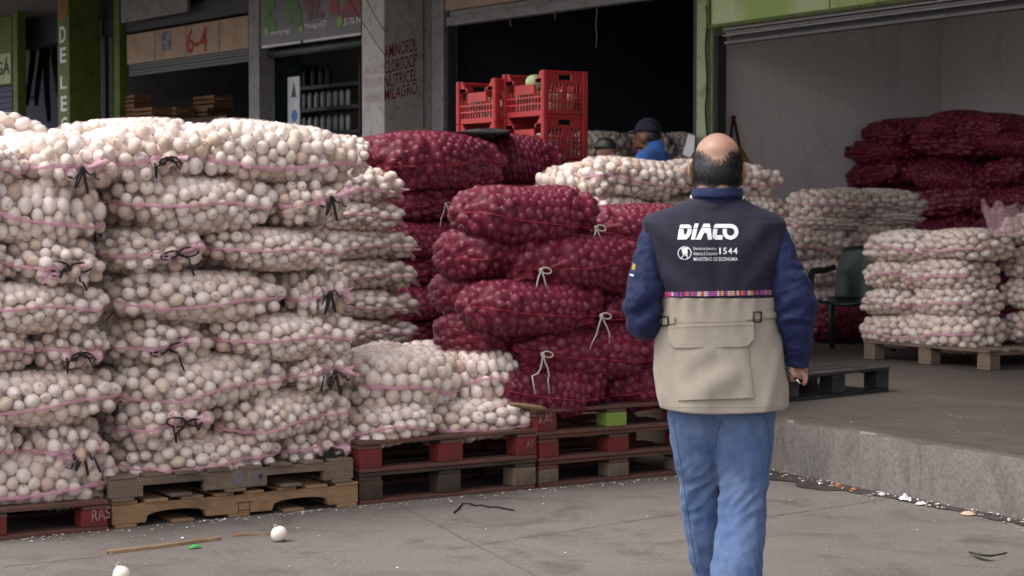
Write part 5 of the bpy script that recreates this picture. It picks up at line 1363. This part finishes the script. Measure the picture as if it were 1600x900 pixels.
# ---- vest
VZ = [.736, .75, .80, .88, .95, 1.03, 1.08, 1.12, 1.18, 1.24, 1.30, 1.335, 1.357, 1.377, 1.396, 1.414, 1.430, 1.446]
VWL = [.190, .192, .201, .207, .206, .200, .192, .192, .206, .220, .234, .243, .246, .232, .182, .128, .094, .082]
VWR = [.238, .238, .236, .228, .218, .205, .199, .200, .208, .220, .226, .226, .222, .204, .156, .116, .090, .080]
VB = [.168, .168, .164, .158, .152, .148, .146, .146, .146, .144, .134, .122, .112, .102, .092, .084, .076, .072]
VF = [.185, .187, .192, .19, .18, .165, .155, .145, .135, .125, .11, .10, .092, .082, .075, .07, .066, .064]
def vest_pt(z, a, dd=0.0):
    c, s = math.cos(a), math.sin(a)
    w_ = cubic(VZ, VWR if c > 0 else VWL, z); d_ = cubic(VZ, VF if s > 0 else VB, z)
    e = .82 if z < 1.36 else .9
    x, y = w_ * sgnpow(c, e), d_ * sgnpow(s, e)
    n = Vector((c / w_, s / d_, 0)).normalized()
    P = Vector((x, y, z)); k = 0
    k += .0045 * nz((x * 9, y * 6, z * 5)) + .0025 * nz((x * 26, y * 10, z * 14)); k += .0045 * (.35 - abs(nz((x * 13 + z * 4, 2.3, z * 6 - x * 3))))
    if z < 1.115:
        g = math.exp(-((1.115 - z) / .06)); k += g * .0045 * math.sin(x * 120 + 2.5 * nz((x * 15, 0, 1)))      # gathers under the ribbon
        k += (.008 * nz((x * 13 + 3, 1.7, z * 3.2)) - .006 * abs(nz((x * 17 + z * 6, 5.1, z * 4)))) * min(1, (1.115 - z) / .1)
        k += .007 * math.exp(-((x - .195 - (z - .9) * .25) / .02) ** 2) * (z < .99) - .006 * math.exp(-((x + .16 + (z - .9) * .2) / .018) ** 2)
    else:
        for s_ in (-1, 1):                                                                                      # pulls from the armholes
            u = (x * s_ - .06) * .8 + (1.27 - z) * .75
            k += .0055 * math.sin(u * 55 + s_) * math.exp(-((x * s_ - .16) / .075) ** 2) * min(1, max(0, (1.38 - z) / .08)) * min(1, (z - 1.115) / .06)
        k += -.006 * math.exp(-(x / .02) ** 2) * min(1, (z - 1.115) / .1) * (z < 1.40)
    return P + n * (k + dd)
mb = MB(); NS = 128
zs = [.736 + (1.446 - .736) * i / 116 for i in range(117)]
rings = []
for dz, dd in ((.03, -.012), (.006, -.010)): rings.append([vest_pt(.736 + dz, 2 * math.pi * j / NS, dd) for j in range(NS)])
for i, z in enumerate(zs):
    ring = []
    for j in range(NS):
        a = 2 * math.pi * j / NS; p = vest_pt(z, a)
        p.z += (.013 * (p.x * p.x / .05) if z < .77 else 0) * (1 - (z - .736) / .034 if z < .77 else 0)
        ring.append(p)
    rings.append(ring)
rings.append([vest_pt(1.445, 2 * math.pi * j / NS, -.008) for j in range(NS)])
rings.append([vest_pt(1.415, 2 * math.pi * j / NS, -.02) for j in range(NS)])
mb.rings(rings, True, False, 0, True)
vest = mb.build('vest', [M['tancloth'], M['navy']], man)
for p in vest.data.polygons: p.material_index = 1 if p.center.z > 1.112 else 0
vbvh = BVHTree.FromObject(vest, bpy.context.evaluated_depsgraph_get())
def von(px, py, off=.0015):
    h, n, i_, d_ = vbvh.ray_cast(CL, mdir(px, py))
    if h is None:
        h2, n, i_, d_ = vbvh.find_nearest(mp(px, py, -.1)); h = h2
    if n.y > 0: n = -n
    return h + n * off
def vpatch(name, mat, corners, nu, nv, off, parent=vest, edge=0.0, smooth=True, bulge=0.0, thick=.002):
    """cloth patch lying on the back of the vest; corners tl, tr, br, bl in surveyed columns/rows"""
    tl, tr, br, bl = [Vector((c[0], c[1], 0)) for c in corners]; G = []
    for i in range(nv + 1):
        v = i / nv; row = []
        for j in range(nu + 1):
            u = j / nu; q = (tl * (1 - u) + tr * u) * (1 - v) + (bl * (1 - u) + br * u) * v
            b2 = bulge * (math.sin(math.pi * u) ** .6) * (math.sin(math.pi * min(v * .8 + .1, 1)) ** .6) if bulge else 0
            row.append(von(q.x, q.y, off + b2 + (bulge * .45 * nz((u * 3.2, v * 2.6, 4)) + bulge * .5 * math.sin((u * 2.2 + v * 2.6) * 2.4) * math.sin(math.pi * u) * math.sin(math.pi * v) if bulge else 0)))
        G.append(row)
    mb = MB(); mb.rings(G, False, False, 0, smooth)
    # turned edge down to the vest
    loop = [G[0][j] for j in range(nu + 1)] + [G[i][nu] for i in range(1, nv + 1)] + [G[nv][j] for j in range(nu - 1, -1, -1)] + [G[i][0] for i in range(nv - 1, 0, -1)]
    low = [p + Vector((0, off + .004, 0)) for p in loop]
    n = len(loop); mb.add(loop + low, [(i, (i + 1) % n, n + (i + 1) % n, n + i) for i in range(n)], 0, False)
    return mb.build(name, mat, parent)
m, nt, b = nodes('woven_ribbon'); co = coord(nt)
sx = nt.nodes.new('ShaderNodeSeparateXYZ'); L(nt, co, sx.inputs[0])
mu = nt.nodes.new('ShaderNodeMath'); mu.operation = 'MULTIPLY'; mu.inputs[1].default_value = 42; L(nt, sx.outputs[0], mu.inputs[0])
fl_ = nt.nodes.new('ShaderNodeMath'); fl_.operation = 'FLOOR'; mu2 = nt.nodes.new('ShaderNodeMath'); mu2.operation = 'MULTIPLY'; mu2.inputs[1].default_value = 3.4
L(nt, mu.outputs[0], mu2.inputs[0]); L(nt, mu2.outputs[0], fl_.inputs[0])
wn = nt.nodes.new('ShaderNodeTexWhiteNoise'); wn.noise_dimensions = '1D'; L(nt, fl_.outputs[0], wn.inputs['W'])
cr = ramp(nt, wn.outputs['Value'], [(.0, (.5, .05, .22, 1)), (.16, (.10, .10, .38, 1)), (.32, (.55, .16, .06, 1)), (.46, (.6, .45, .5, 1)), (.6, (.35, .05, .05, 1)), (.74, (.05, .05, .18, 1)), (.88, (.55, .38, .10, 1))])
for n_ in nt.nodes:
    if n_.type == 'VALTORGB': n_.color_ramp.interpolation = 'CONSTANT'
zz = nt.nodes.new('ShaderNodeMath'); zz.operation = 'MULTIPLY'; zz.inputs[1].default_value = 900; L(nt, sx.outputs[2], zz.inputs[0]); zs_ = nt.nodes.new('ShaderNodeMath'); zs_.operation = 'SINE'; L(nt, zz.outputs[0], zs_.inputs[0])
stp = ramp(nt, zs_.outputs[0], [(.45, .55), (.6, 1.15)]); L(nt, mixc(nt, 1.0, cr, stp, 'MULTIPLY'), b.inputs['Base Color']); b.inputs['Roughness'].default_value = .85; M['ribbon'] = m
vpatch('ribbon', M['ribbon'], ((1028, 456.5), (1215, 453.5), (1215, 460.5), (1028, 463.8)), 60, 2, .003)
pb = vpatch('pocket', M['tancloth'], ((1056, 540), (1168, 538), (1177, 621.5), (1060, 626)), 30, 22, .004, bulge=.010)
pf = vpatch('pocket_flap', M['tancloth'], ((1048, 509), (1175.5, 504), (1176, 531), (1048, 533)), 34, 8, .0125)
vpatch('pocket_flap_edge', M['tancloth'], ((1048, 533), (1176, 531), (1166, 541.5), (1056, 543.5)), 34, 4, .0125, parent=pf)
vpatch('yoke_seam', M['tanseam'], ((1053, 503.6), (1168, 501.2), (1168, 502.1), (1053, 504.5)), 40, 1, .0012)
vpatch('hem_stitching', M['tanseam'], ((1030, 636.0), (1227, 635.6), (1227, 636.4), (1030, 636.8)), 50, 1, .0010)
vpatch('flap_stitching', M['tanseam'], ((1050.5, 511.6), (1173.5, 506.6), (1173.5, 507.2), (1050.5, 512.2)), 30, 1, .0135, parent=pf)
vpatch('armhole_stitching', M['black'], ((1008.5, 352), (1009.3, 352), (1016, 405), (1015, 405)), 1, 20, .001); vpatch('armhole_stitching', M['black'], ((1217, 346), (1217.8, 346), (1219.5, 405), (1218.7, 405)), 1, 20, .001)
for cs, bk in ((((1021, 500.5), (1055, 495.2), (1055, 505), (1021, 510)), (1042, 502, 10, 14)), (((1165, 490.2), (1213, 487), (1213, 496), (1165, 500)), (1181.7, 495.2, 10.5, 15))):
    st = vpatch('waist_strap', M['tancloth'], cs, 16, 3, .0055)
    x, y, w_, h_ = bk; mb = MB(); P = []
    for dx, dy in ((-1, -1), (1, -1), (1, 1), (-1, 1), (-1, -1), (1, -1)): P.append(von(x + dx * w_ / 2, y + dy * h_ / 2, .009))
    for i in range(4): mb.tube([P[i], P[i + 1]], .0026, 6)
    mb.build('buckle', M['black'], st)
# lettering and emblem printed on the back
def cpx(x, y): return (1040 + x * .1125, 330 + y * .1125)       # survey sheet of the print
def vprint(name, polys, mat=None, off=.0016, sub=10):
    """flat shapes of the print, laid on the cloth; polys in survey-sheet units"""
    mb = MB()
    for poly in polys:
        bm = bmesh.new(); vs = [bm.verts.new((x, y, 0)) for x, y in poly]; bm.faces.new(vs)
        bmesh.ops.triangulate(bm, faces=bm.faces)
        for _ in range(2):
            lg = [e for e in bm.edges if e.calc_length() > 60]
            if lg: bmesh.ops.subdivide_edges(bm, edges=lg, cuts=1); bmesh.ops.triangulate(bm, faces=bm.faces)
        bm.verts.index_update()
        mb.add([von(*cpx(v.co.x, v.co.y), off) for v in bm.verts], [tuple(v.index for v in f.verts) for f in bm.faces]); bm.free()
    return mb.build(name, mat or M['print'], vest)
M['print'] = simple('white_print', (.72, .72, .74, 1), .7, (.64, .64, .67, 1), 60)
def ring_strip(cx, cy, rx, ry, ix, iy, a0=0, a1=360, n=26):
    out = []
    for i in range(n):
        a, b_ = R(a0 + (a1 - a0) * i / n), R(a0 + (a1 - a0) * (i + 1) / n)
        out.append([(cx + rx * math.cos(a), cy + ry * math.sin(a)), (cx + rx * math.cos(b_), cy + ry * math.sin(b_)), (cx + ix * math.cos(b_), cy + iy * math.sin(b_)), (cx + ix * math.cos(a), cy + iy * math.sin(a))])
    return out
vprint('print_letter', [[(207, 187), (325, 187), (355, 205), (363, 238), (188, 238)], [(186, 247), (250, 247), (224, 342), (262, 338), (283, 395), (163, 396)], [(262, 338), (290, 315), (306, 275), (306, 247), (364, 247), (358, 300), (335, 350), (305, 384), (283, 395)]])
vprint('print_letter', [[(404, 172), (460, 172), (444, 238), (385, 238)], [(383, 247), (441, 247), (412, 396), (352, 396)]])
vprint('print_letter', [[(532, 176), (612, 176), (624, 226), (503, 226)], [(500, 236), (566, 236), (490, 396), (418, 396)], [(566, 236), (626, 236), (634, 305), (540, 305)], [(572, 305), (634, 305), (646, 396), (588, 396)]])
vprint('print_letter', [[(694, 180), (900, 180), (900, 234), (664, 234), (672, 200)], [(659, 247), (722, 247), (708, 335), (650, 335)], [(650, 335), (796, 335), (790, 396), (690, 396), (660, 380), (648, 352)]])
vprint('print_letter', ring_strip(902, 289, 108, 108, 52, 54, -92, 195, 26) + [[(797, 247), (852, 247), (850, 285), (797, 285)]])
def vtext(txt, x0, x1, y0, y1, **k):
    vs, fs = text_fit(txt, x1 - x0, y1 - y0, **k)
    mb = MB(); mb.add([von(*cpx(x0 + x, y1 - y), .0016) for x, y in vs], fs); mb.build('print_line', M['print'], vest)
vtext('Dirección de Atención y', 386, 704, 498, 552); vtext('Asistencia al Consumidor', 386, 722, 562, 612)
vtext('MINISTERIO DE ECONOMÍA', 390, 1002, 628, 690, bold=.006)
for i, ch in enumerate('1544'): vtext(ch, (746, 800, 866, 936)[i], (768, 852, 926, 1000)[i], 508, 596, bold=.008)
em = []
for s in (-1, 1):
    for i in range(11):
        a = R(100 + i * 15.5); cx, cy = 266 - s * 92 * math.cos(a) * -1, 580 + 92 * math.sin(a) * (1 if True else 1)
        cx = 266 + s * 90 * -math.cos(a) ; cy = 582 + 86 * math.sin(a)
        t = Vector((s * math.sin(a), math.cos(a), 0)).normalized(); nn = Vector((-t.y, t.x, 0))
        em.append([(cx + t.x * 17, cy + t.y * 17), (cx + nn.x * 10, cy + nn.y * 10), (cx - t.x * 14, cy - t.y * 14), (cx - nn.x * 10, cy - nn.y * 10)])
for sgn in (-1, 1): em.append([(266 - sgn * 60, 655), (266 - sgn * 52, 662), (266 + sgn * 40, 560), (266 + sgn * 32, 553)])
em += [[(228, 545), (300, 530), (312, 588), (240, 604)], [(252, 480), (270, 500), (282, 540), (262, 560), (248, 530)], [(262, 520), (330, 500), (300, 545)], [(240, 560), (205, 500), (250, 520)], [(288, 570), (312, 628), (286, 612)]]
vprint('printed_emblem', em)
# ---- shirt: body under the vest, two sleeves, collar
mb = MB(); rs = []
for z in [.76 + .62 * i / 16 for i in range(17)]: rs.append([vest_pt(z, 2 * math.pi * j / 40, -.022) for j in range(40)])
mb.rings(rs, True, True); shirt = mb.build('shirt', M['shirtblue'], man)
def catmull(P, n):
    P = [Vector(p) for p in P]; out = []
    for i in range(len(P) - 1):
        p0, p1, p2, p3 = P[max(i - 1, 0)], P[i], P[i + 1], P[min(i + 2, len(P) - 1)]
        for k in range(n):
            t = k / n; out.append(.5 * ((2 * p1) + (p2 - p0) * t + (2 * p0 - 5 * p1 + 4 * p2 - p3) * t * t + (3 * p1 - p0 - 3 * p2 + p3) * t ** 3))
    return out + [P[-1]]
def sleeve(P, Rr, seed, fold):
    pts = catmull(P, 26); rad = [cubic(list(range(len(Rr))), Rr, i / 26) for i in range(len(pts))]
    mb = MB(); mb.tube(pts, rad, 72, cap=False)
    V = []; n = 72
    for i, p in enumerate(mb.v):
        c = pts[i // n]; d = (Vector(p) - c); rr = d.length; dn = d / rr; q = Vector(p); t = (i // n) / len(pts)
        k = .007 * nz((q.x * 11 + seed, q.y * 11, q.z * 8)) + .004 * (.3 - abs(nz((q.x * 40 - q.z * 20, q.y * 34 + seed, q.z * 44 + q.x * 20)))) + .013 * (.3 - abs(nz((q.x * 16 + q.z * 12, q.y * 12 + seed, q.z * 17 - q.x * 9))))
        for tc, s_ in fold:
            ang = math.atan2(dn.y, dn.x)
            k += .0052 * math.sin((t - tc) * 58 + 2.6 * math.sin(ang + seed) + 3 * nz((q.x * 9, q.z * 9, seed))) * math.exp(-((t - tc) / .09) ** 2) * s_ * (.3 + abs(nz((ang * .8, tc * 9, seed))) * 2)
        V.append(c + dn * (rr + k))
    mb.v = [tuple(v) for v in V]
    o = mb.build('sleeve', M['shirtblue'], shirt); so_ = o.modifiers.new('s', 'SOLIDIFY'); so_.thickness = .004; so_.offset = -1
    return o
def mc(x0, x1, y, yl): return (mp(x0, y, yl) + mp(x1, y, yl)) / 2
rsl = sleeve([(.13, -.005, 1.335), mc(1178, 1231, 372, -.01), mc(1192, 1256, 425, -.03), mc(1206, 1275, 468, -.045), mc(1214, 1273, 505, -.04), mc(1225, 1269, 540, -.02), mc(1231, 1255, 569, -.002)], [.046, .054, .064, .070, .060, .050, .036], 3, ((.42, 1), (.62, 1.0), (.95, 1.0)))
lsl = sleeve([(-.13, -.005, 1.335), mc(1000, 1050, 375, -.01), mc(988, 1042, 425, -.035), mc(977, 1034, 470, -.06), mc(982, 1034, 502, -.045), (-.215, .03, 1.035), (-.17, .12, 1.045), (-.14, .185, 1.05)], [.046, .052, .058, .061, .056, .052, .045, .036], 8, ((.5, 1), (.62, 1.2), (.38, .7)))
mb = MB(); rs = []
for z, r, d, y0 in ((1.405, .086, .080, -.004), (1.425, .0795, .076, -.006), (1.445, .0765, .075, -.006), (1.461, .0765, .075, -.004), (1.464, .0750, .0735, -.004), (1.452, .073, .071, -.004), (1.42, .072, .07, -.004)):
    rs.append([(r * math.cos(a), y0 + d * math.sin(a), z + .004 * math.sin(a) * (z > 1.44)) for a in [2 * math.pi * j / 48 for j in range(48)]])
mb.rings(rs, True, False); co_l = mb.build('collar', M['shirtblue'], shirt)
# turned-down collar leaf with pale piping at its points
mb = MB(); rs = []
for z, r, d in ((1.4645, .0765, .0755), (1.457, .0805, .080), (1.444, .0835, .0835), (1.434, .0852, .086)):
    rs.append([(r * math.cos(a), -.005 + d * math.sin(a), z + .0015 * math.sin(5 * a)) for a in [R(-205 + 230 * j / 48) for j in range(49)]])
mb.rings(rs, False, False); cl = mb.build('collar_leaf', M['shirtblue'], shirt); s_ = cl.modifiers.new('s', 'SOLIDIFY'); s_.thickness = .003
for a0 in (-12, -168):
    mb = MB(); mb.tube([(.0885 * math.cos(R(a0 + d)), -.005 + .0895 * math.sin(R(a0 + d)), 1.441 - .0006 * abs(d) * 2) for d in (-9, -5, 0, 5, 9)], .0028, 6); mb.build('piping', M['whitepaint'], shirt)
# small sleeve badges
badge_n = []
def badge(slv, px, py, w_, h_, mat, name, rot=0):
    bv = BVHTree.FromObject(slv, bpy.context.evaluated_depsgraph_get()); mb = MB(); P = []
    for dx, dy in ((-.5, -.5), (.5, -.3), (.5, .5), (-.5, .4)):
        c, s = math.cos(rot), math.sin(rot); x, y = dx * w_, dy * h_
        h, n, i_, d_ = bv.ray_cast(CL, mdir(px + x * c - y * s, py + x * s + y * c))
        if h is None: return
        if n.dot(mdir(px, py)) > 0: n = -n
        P.append(h + n * .0025)
    mb.add(P, [(0, 1, 2, 3)]); o = mb.build(name, mat, shirt)
badge(rsl, 1247, 401, 4.5, 9, M['whitepaint'], 'sleeve_badge', -.35); badge(rsl, 1252, 413, 7, 6, M['vinyl'], 'sleeve_badge', -.35)
badge(lsl, 991, 417, 5, 11, M['bagyellow'], 'sleeve_badge', .25); badge(lsl, 988, 430, 6, 3, M['whitepaint'], 'sleeve_badge', .2)
# ---- jeans
mb = MB()
def leg(P, Rr): mb.tube(catmull(P, 8), [cubic(list(range(len(Rr))), Rr, i / 8) for i in range(8 * (len(Rr) - 1) + 1)], 32)
def lc(xa, xb, y, yl): return (mp(xa, y, yl) + mp(xb, y, yl)) / 2
leg([(.095, .015, .84), lc(1112, 1211, 650, .0), lc(1116, 1206, 702, -.01), lc(1124, 1200, 762, -.02), lc(1121, 1196, 820, -.05), lc(1110, 1190, 900, -.12), (.068, -.135, .06)], [.105, .104, .096, .081, .080, .083, .080])
leg([(-.065, .015, .84), lc(1045, 1140, 650, .01), lc(1053, 1134, 702, .04), lc(1062, 1134, 762, .085), lc(1071, 1140, 830, .12), lc(1084, 1150, 900, .18), (.002, .21, .06)], [.105, .102, .090, .079, .076, .073, .073])
mb.ell((.015, .02, .80), (.165, .135, .12), k=28, m=16)
jm = remeshed(mb, .006, 6)
jcn = [(v.co.copy(), v.normal.copy()) for v in jm.vertices]; jnew = []
for p, n in jcn:
    k = .003 * nz((p.x * 14, p.y * 14, p.z * 10)) + .0018 * nz((p.x * 40, p.y * 40, p.z * 34))
    sideR = 1 if p.x > .03 else 0
    kn = math.exp(-((p.z - .46) / .10) ** 2); lo_ = math.exp(-((p.z - .22) / .10) ** 2); th = math.exp(-((p.z - .68) / .07) ** 2)
    k += .015 * kn * (.28 - abs(nz((p.x * 7 + p.z * 7 + sideR, p.y * 7, p.z * 19 - p.x * 16)))) + .011 * lo_ * (.28 - abs(nz((p.x * 8 - p.z * 9, p.y * 6, p.z * 16 + p.x * 18 + sideR * 3))))
    k += .010 * th * (.28 - abs(nz((p.x * 20, p.y * 8 + sideR, p.z * 13 + p.x * 14)))) + .004 * (.3 - abs(nz((p.x * 24 + 3, p.y * 18, p.z * 7))))
    jnew += list(p + n * k)
jm.vertices.foreach_set('co', jnew); jm.update()
jeans = mesh_obj('jeans', jm, M['denim'], man)
jb = BVHTree.FromPolygons([v.co.copy() for v in jm.vertices], [tuple(p.vertices) for p in jm.polygons])
for line in (((1199, 655), (1203, 700), (1196, 762), (1190, 822), (1184, 905)), ((1052, 655), (1060, 702), (1069, 762), (1079, 832), (1091, 905)), ((1128, 655), (1122, 672), (1119, 690), (1119, 704))):
    pts = []
    for a, b_ in zip(line[:-1], line[1:]):
        for k in range(8):
            t = k / 8; h, n, i_, d_ = jb.ray_cast(CL, mdir(a[0] + (b_[0] - a[0]) * t, a[1] + (b_[1] - a[1]) * t))
            if h is not None: pts.append(h + n * .0006)
    if len(pts) > 3: mb = MB(); mb.tube(pts, .0012, 6); mb.build('side_seam', M['denimseam'], jeans)
for x, y, rz in ((.068, -.135, -.05), (.002, .205, .05)):
    mb = MB(); rs = []
    for t, w_, h_ in ((-.09, .028, .05), (-.075, .038, .075), (-.02, .041, .085), (.05, .040, .07), (.11, .047, .05), (.15, .044, .038), (.175, .026, .028)):
        rs.append([(x + w_ * math.cos(a), y + t, max(.001, h_ * .5 + h_ * .5 * math.sin(a))) for a in [2 * math.pi * j / 18 for j in range(18)]])
    mb.rings(rs); mb.build('shoe', M['shoe'], man)
# ---- pen
M['silver'] = simple('silver_tip', (.65, .65, .66, 1), .25, metal=.8)
a, b_ = mp(1228, 575.5, -.040), mp(1251, 600, -.040); w0_ = MW
pen = empty('pen', w0_ @ a, 0, "black pen with silver tip held in the man's right hand", 'pen')
pa, pb_ = w0_ @ a, w0_ @ b_; q = pa.lerp(pb_, .72)
mb = MB(); mb.tube([pa, pa.lerp(pb_, .05), q], [.003, .0045, .0045], 10); child(mb, 'barrel', M['cord'], pen)
mb = MB(); mb.tube([q, pa.lerp(pb_, .92), pb_], [.0046, .0036, .001], 10); child(mb, 'tip', M['silver'], pen)
mb = MB(); u = (w0_.to_3x3() @ Vector((.0, -.006, .002))); mb.tube([pa.lerp(pb_, .12) + u, pa.lerp(pb_, .42) + u], .0012, 6); child(mb, 'clip', M['silver'], pen)

# ---- people further back
def bystander(loc, rz, scale, label, shirt_c, trouser_c, hat, seed):
    root = empty('person', loc, rz, label, 'person'); root.scale = (scale,) * 3
    mb = MB()
    mb.ell((0, -.005, 1.60), (.072, .092, .098), k=20, m=14); mb.ell((0, .03, 1.545), (.055, .06, .07)); mb.cap((0, .085, 1.585), .011, (0, .105, 1.555), .014); mb.ell((0, .075, 1.50), (.03, .022, .022)); mb.ell((0, .088, 1.525), (.024, .012, .008))
    mb.cap((0, -.02, 1.40), .062, (0, -.01, 1.54), .054)
    for s in (-1, 1):
        mb.ell((s * .074, -.005, 1.565), (.010, .018, .030)); mb.cap((s * .02, -.01, 1.40), .06, (s * .15, -.01, 1.375), .052)
        mb.cap((s * .17, -.01, 1.36), .05, (s * .215, .0, 1.09), .038); mb.cap((s * .215, 0, 1.09), .038, (s * .19, .12, .92), .026)
        mb.ell((s * .185, .15, .87), (.022, .034, .045))
        for f in range(4): mb.tube([(s * (.185 + .0), .135 + .016 * f, .84), (s * .182, .14 + .016 * f, .80), (s * .172, .145 + .016 * f, .775)], [.009, .008, .006], 8)
        mb.tube([(s * .172, .15, .88), (s * .158, .18, .85), (s * .155, .19, .82)], [.011, .009, .007], 8)
        mb.cap((s * .09, 0, .90), .085, (s * .09, .01, .48), .055); mb.cap((s * .09, .01, .48), .052, (s * .09, -.02, .08), .038); mb.cap((s * .09, -.03, .04), .036, (s * .095, .12, .035), .032)
    mb.ell((0, 0, 1.20), (.16, .10, .21)); mb.ell((0, .0, .96), (.15, .11, .15))
    bm_ = remeshed(mb, .010, 4)
    for v in bm_.vertices:
        t = min(1, max(0, (v.co.z - 1.42) / .09)); v.co.z -= .055 * t; v.co.y += .045 * t; v.co.x *= 1 - .07 * t
    bo = mesh_obj('body', bm_, M['skin_dark'], root)
    mb = MB(); mb.ell((0, -.005, 1.20), (.19, .13, .235), k=24); mb.ell((0, .0, .98), (.178, .135, .15), k=24)
    for s in (-1, 1):
        mb.cap((s * .03, -.01, 1.395), .07, (s * .155, -.01, 1.37), .066); mb.cap((s * .17, -.01, 1.36), .066, (s * .21, .0, 1.15), .058)
    mb.cap((0, -.02, 1.40), .072, (0, -.018, 1.455), .068)
    sm_ = remeshed(mb, .010, 3)
    vn_ = []
    for c_, n_ in [(v.co.copy(), v.normal.copy()) for v in sm_.vertices]: vn_ += list(c_ + n_ * (.007 * nz((c_.x * 12 + seed, c_.y * 12, c_.z * 8)) + .003 * nz((c_.x * 30, c_.y * 30, c_.z * 26))))
    sm_.vertices.foreach_set('co', vn_); sm_.update()
    mesh_obj('shirt', sm_, shirt_c, root)
    mb = MB()
    for s in (-1, 1): mb.cap((s * .09, 0, .90), .105, (s * .09, .01, .48), .078); mb.cap((s * .09, .01, .48), .076, (s * .09, -.02, .09), .068)
    mb.ell((0, 0, .93), (.165, .125, .12)); mesh_obj('trousers', remeshed(mb, .012, 3), trouser_c, root)
    for s in (-1, 1):
        mb = MB(); mb.rings([[(s * .09 + w_ * math.cos(a), y, max(.001, h_ * .5 + h_ * .5 * math.sin(a))) for a in [2 * math.pi * j / 14 for j in range(14)]] for y, w_, h_ in ((-.09, .03, .06), (-.05, .042, .09), (.05, .042, .075), (.13, .045, .05), (.17, .025, .03))]); mb.build('shoe', M['shoe'], root)
    mb = MB(); rs = []
    for t in range(9):
        a = R(10 + 80 * t / 8); ring = []
        for j in range(24):
            b_ = 2 * math.pi * j / 24; ring.append((.079 * math.cos(b_) * math.cos(a - R(10)) * 1.0, -.008 + .1 * math.sin(b_) * math.cos(a - R(10)), 1.605 + .102 * math.sin(a)))
        rs.append(ring)
    mb.rings(rs, True, True); mb.ell((0, -.045, 1.585), (.070, .058, .065), k=18)
    mb.v = [(v[0] * .95, v[1] + .042, v[2] - .055) for v in mb.v]
    hr = mb.build('hair', M['blackhair'], root)
    if hat:
        mb = MB(); rs = []
        for t in range(9):
            a = R(5 + 83 * t / 8)
            rs.append([(.087 * math.cos(b_) * math.cos(a), -.008 + .106 * math.sin(b_) * math.cos(a), 1.615 + .108 * math.sin(a)) for b_ in [2 * math.pi * j / 28 for j in range(28)]])
        mb.rings(rs, True, True); mb.v = [(v[0] * .93, v[1] * .95 + .042, v[2] - .06) for v in mb.v]; cp = mb.build('cap', M['navy'], root)
        mb = MB(); mb.rings([[(.08 * math.cos(b_), .07 + ex * math.sin(b_), 1.622 + dz) for b_ in [math.pi * j / 14 for j in range(15)]] for ex, dz in ((.02, .006), (.10, -.006), (.10, -.010), (.02, .0))], False, False); mb.v = [(v[0] * .9, v[1] * .95 + .042, v[2] - .06) for v in mb.v]; mb.build('visor', M['navy'], cp)
    return root
M['bluepolo'] = fabric('bright_blue_shirt', (.035, .13, .42, 1), (.03, .11, .36, 1), .8); M['greytrouser'] = fabric('dark_trousers', (.03, .03, .035, 1)); M['darkshirt'] = fabric('dark_shirt', (.035, .02, .02, 1))
q = atd(1019, 300, 14.3); hd = math.atan2(FWD.x, FWD.y)
zt = atd(1015, 184, 14.3).z; bystander((q.x, q.y, PH), -hd + R(62), (zt - PH) / 1.662, 'man in a blue shirt and dark cap in profile behind the white sacks', M['bluepolo'], M['greytrouser'], True, 1)
q = atd(941, 300, 14.0); zt = atd(941, 220, 14.0).z; bystander((q.x, q.y, PH), -hd + R(215), (zt - PH) / 1.63, 'dark-haired person whose head just shows above the white sacks beside the crates', M['darkshirt'], M['greytrouser'], False, 2)
# ------------------------------------------------------------------ camera and daylight
cd_ = bpy.data.cameras.new('camera'); co_ = bpy.data.objects.new('camera', cd_); col.objects.link(co_)
cd_.sensor_width = 36; cd_.lens = F / 1600 * 36; cd_.clip_end = 1000; cd_.clip_start = .1
co_.location = CAM; co_.rotation_euler = (math.pi / 2 - PIT, 0, -YAW)
cd_.dof.use_dof = True; cd_.dof.focus_distance = 7.6; cd_.dof.aperture_fstop = 7.0
scene.camera = co_
SUN_EL, SUN_AZ = R(58), R(-72)       # azimuth measured from +Y, clockwise: the sun stands over the open alley, left and slightly ahead
sd = Vector((math.sin(SUN_AZ) * math.cos(SUN_EL), math.cos(SUN_AZ) * math.cos(SUN_EL), math.sin(SUN_EL)))
sl = bpy.data.lights.new('sun', 'SUN'); so = bpy.data.objects.new('sun', sl); col.objects.link(so)
sl.energy = 0.5; sl.angle = R(24); sl.color = (1.0, .97, .93)
so.rotation_euler = sd.to_track_quat('Z', 'Y').to_euler(); so.location = sd * 30
w = bpy.data.worlds.new('World'); scene.world = w; w.use_nodes = True; nt = w.node_tree
bg = nt.nodes['Background']; sky = nt.nodes.new('ShaderNodeTexSky'); sky.sky_type = 'NISHITA'; sky.sun_disc = False
sky.sun_elevation = SUN_EL; sky.sun_rotation = SUN_AZ; sky.air_density = 1.0; sky.dust_density = 4.0; sky.ozone_density = 1.0
hs = nt.nodes.new('ShaderNodeHueSaturation'); hs.inputs['Saturation'].default_value = .22
L(nt, sky.outputs[0], hs.inputs['Color'])
wm = mixc(nt, 1.0, hs.outputs[0], (1.0, .955, .955, 1), 'MULTIPLY'); L(nt, wm, bg.inputs[0])
bg.inputs[1].default_value = .15
vs_ = scene.view_settings; vs_.view_transform = 'Standard'; vs_.look = 'None'; vs_.exposure = 1.06; vs_.gamma = 1; vs_.use_curve_mapping = False
scene.cycles.use_denoising = True
scene.cycles.transparent_max_bounces = 24; scene.cycles.max_bounces = 8; scene.cycles.diffuse_bounces = 4
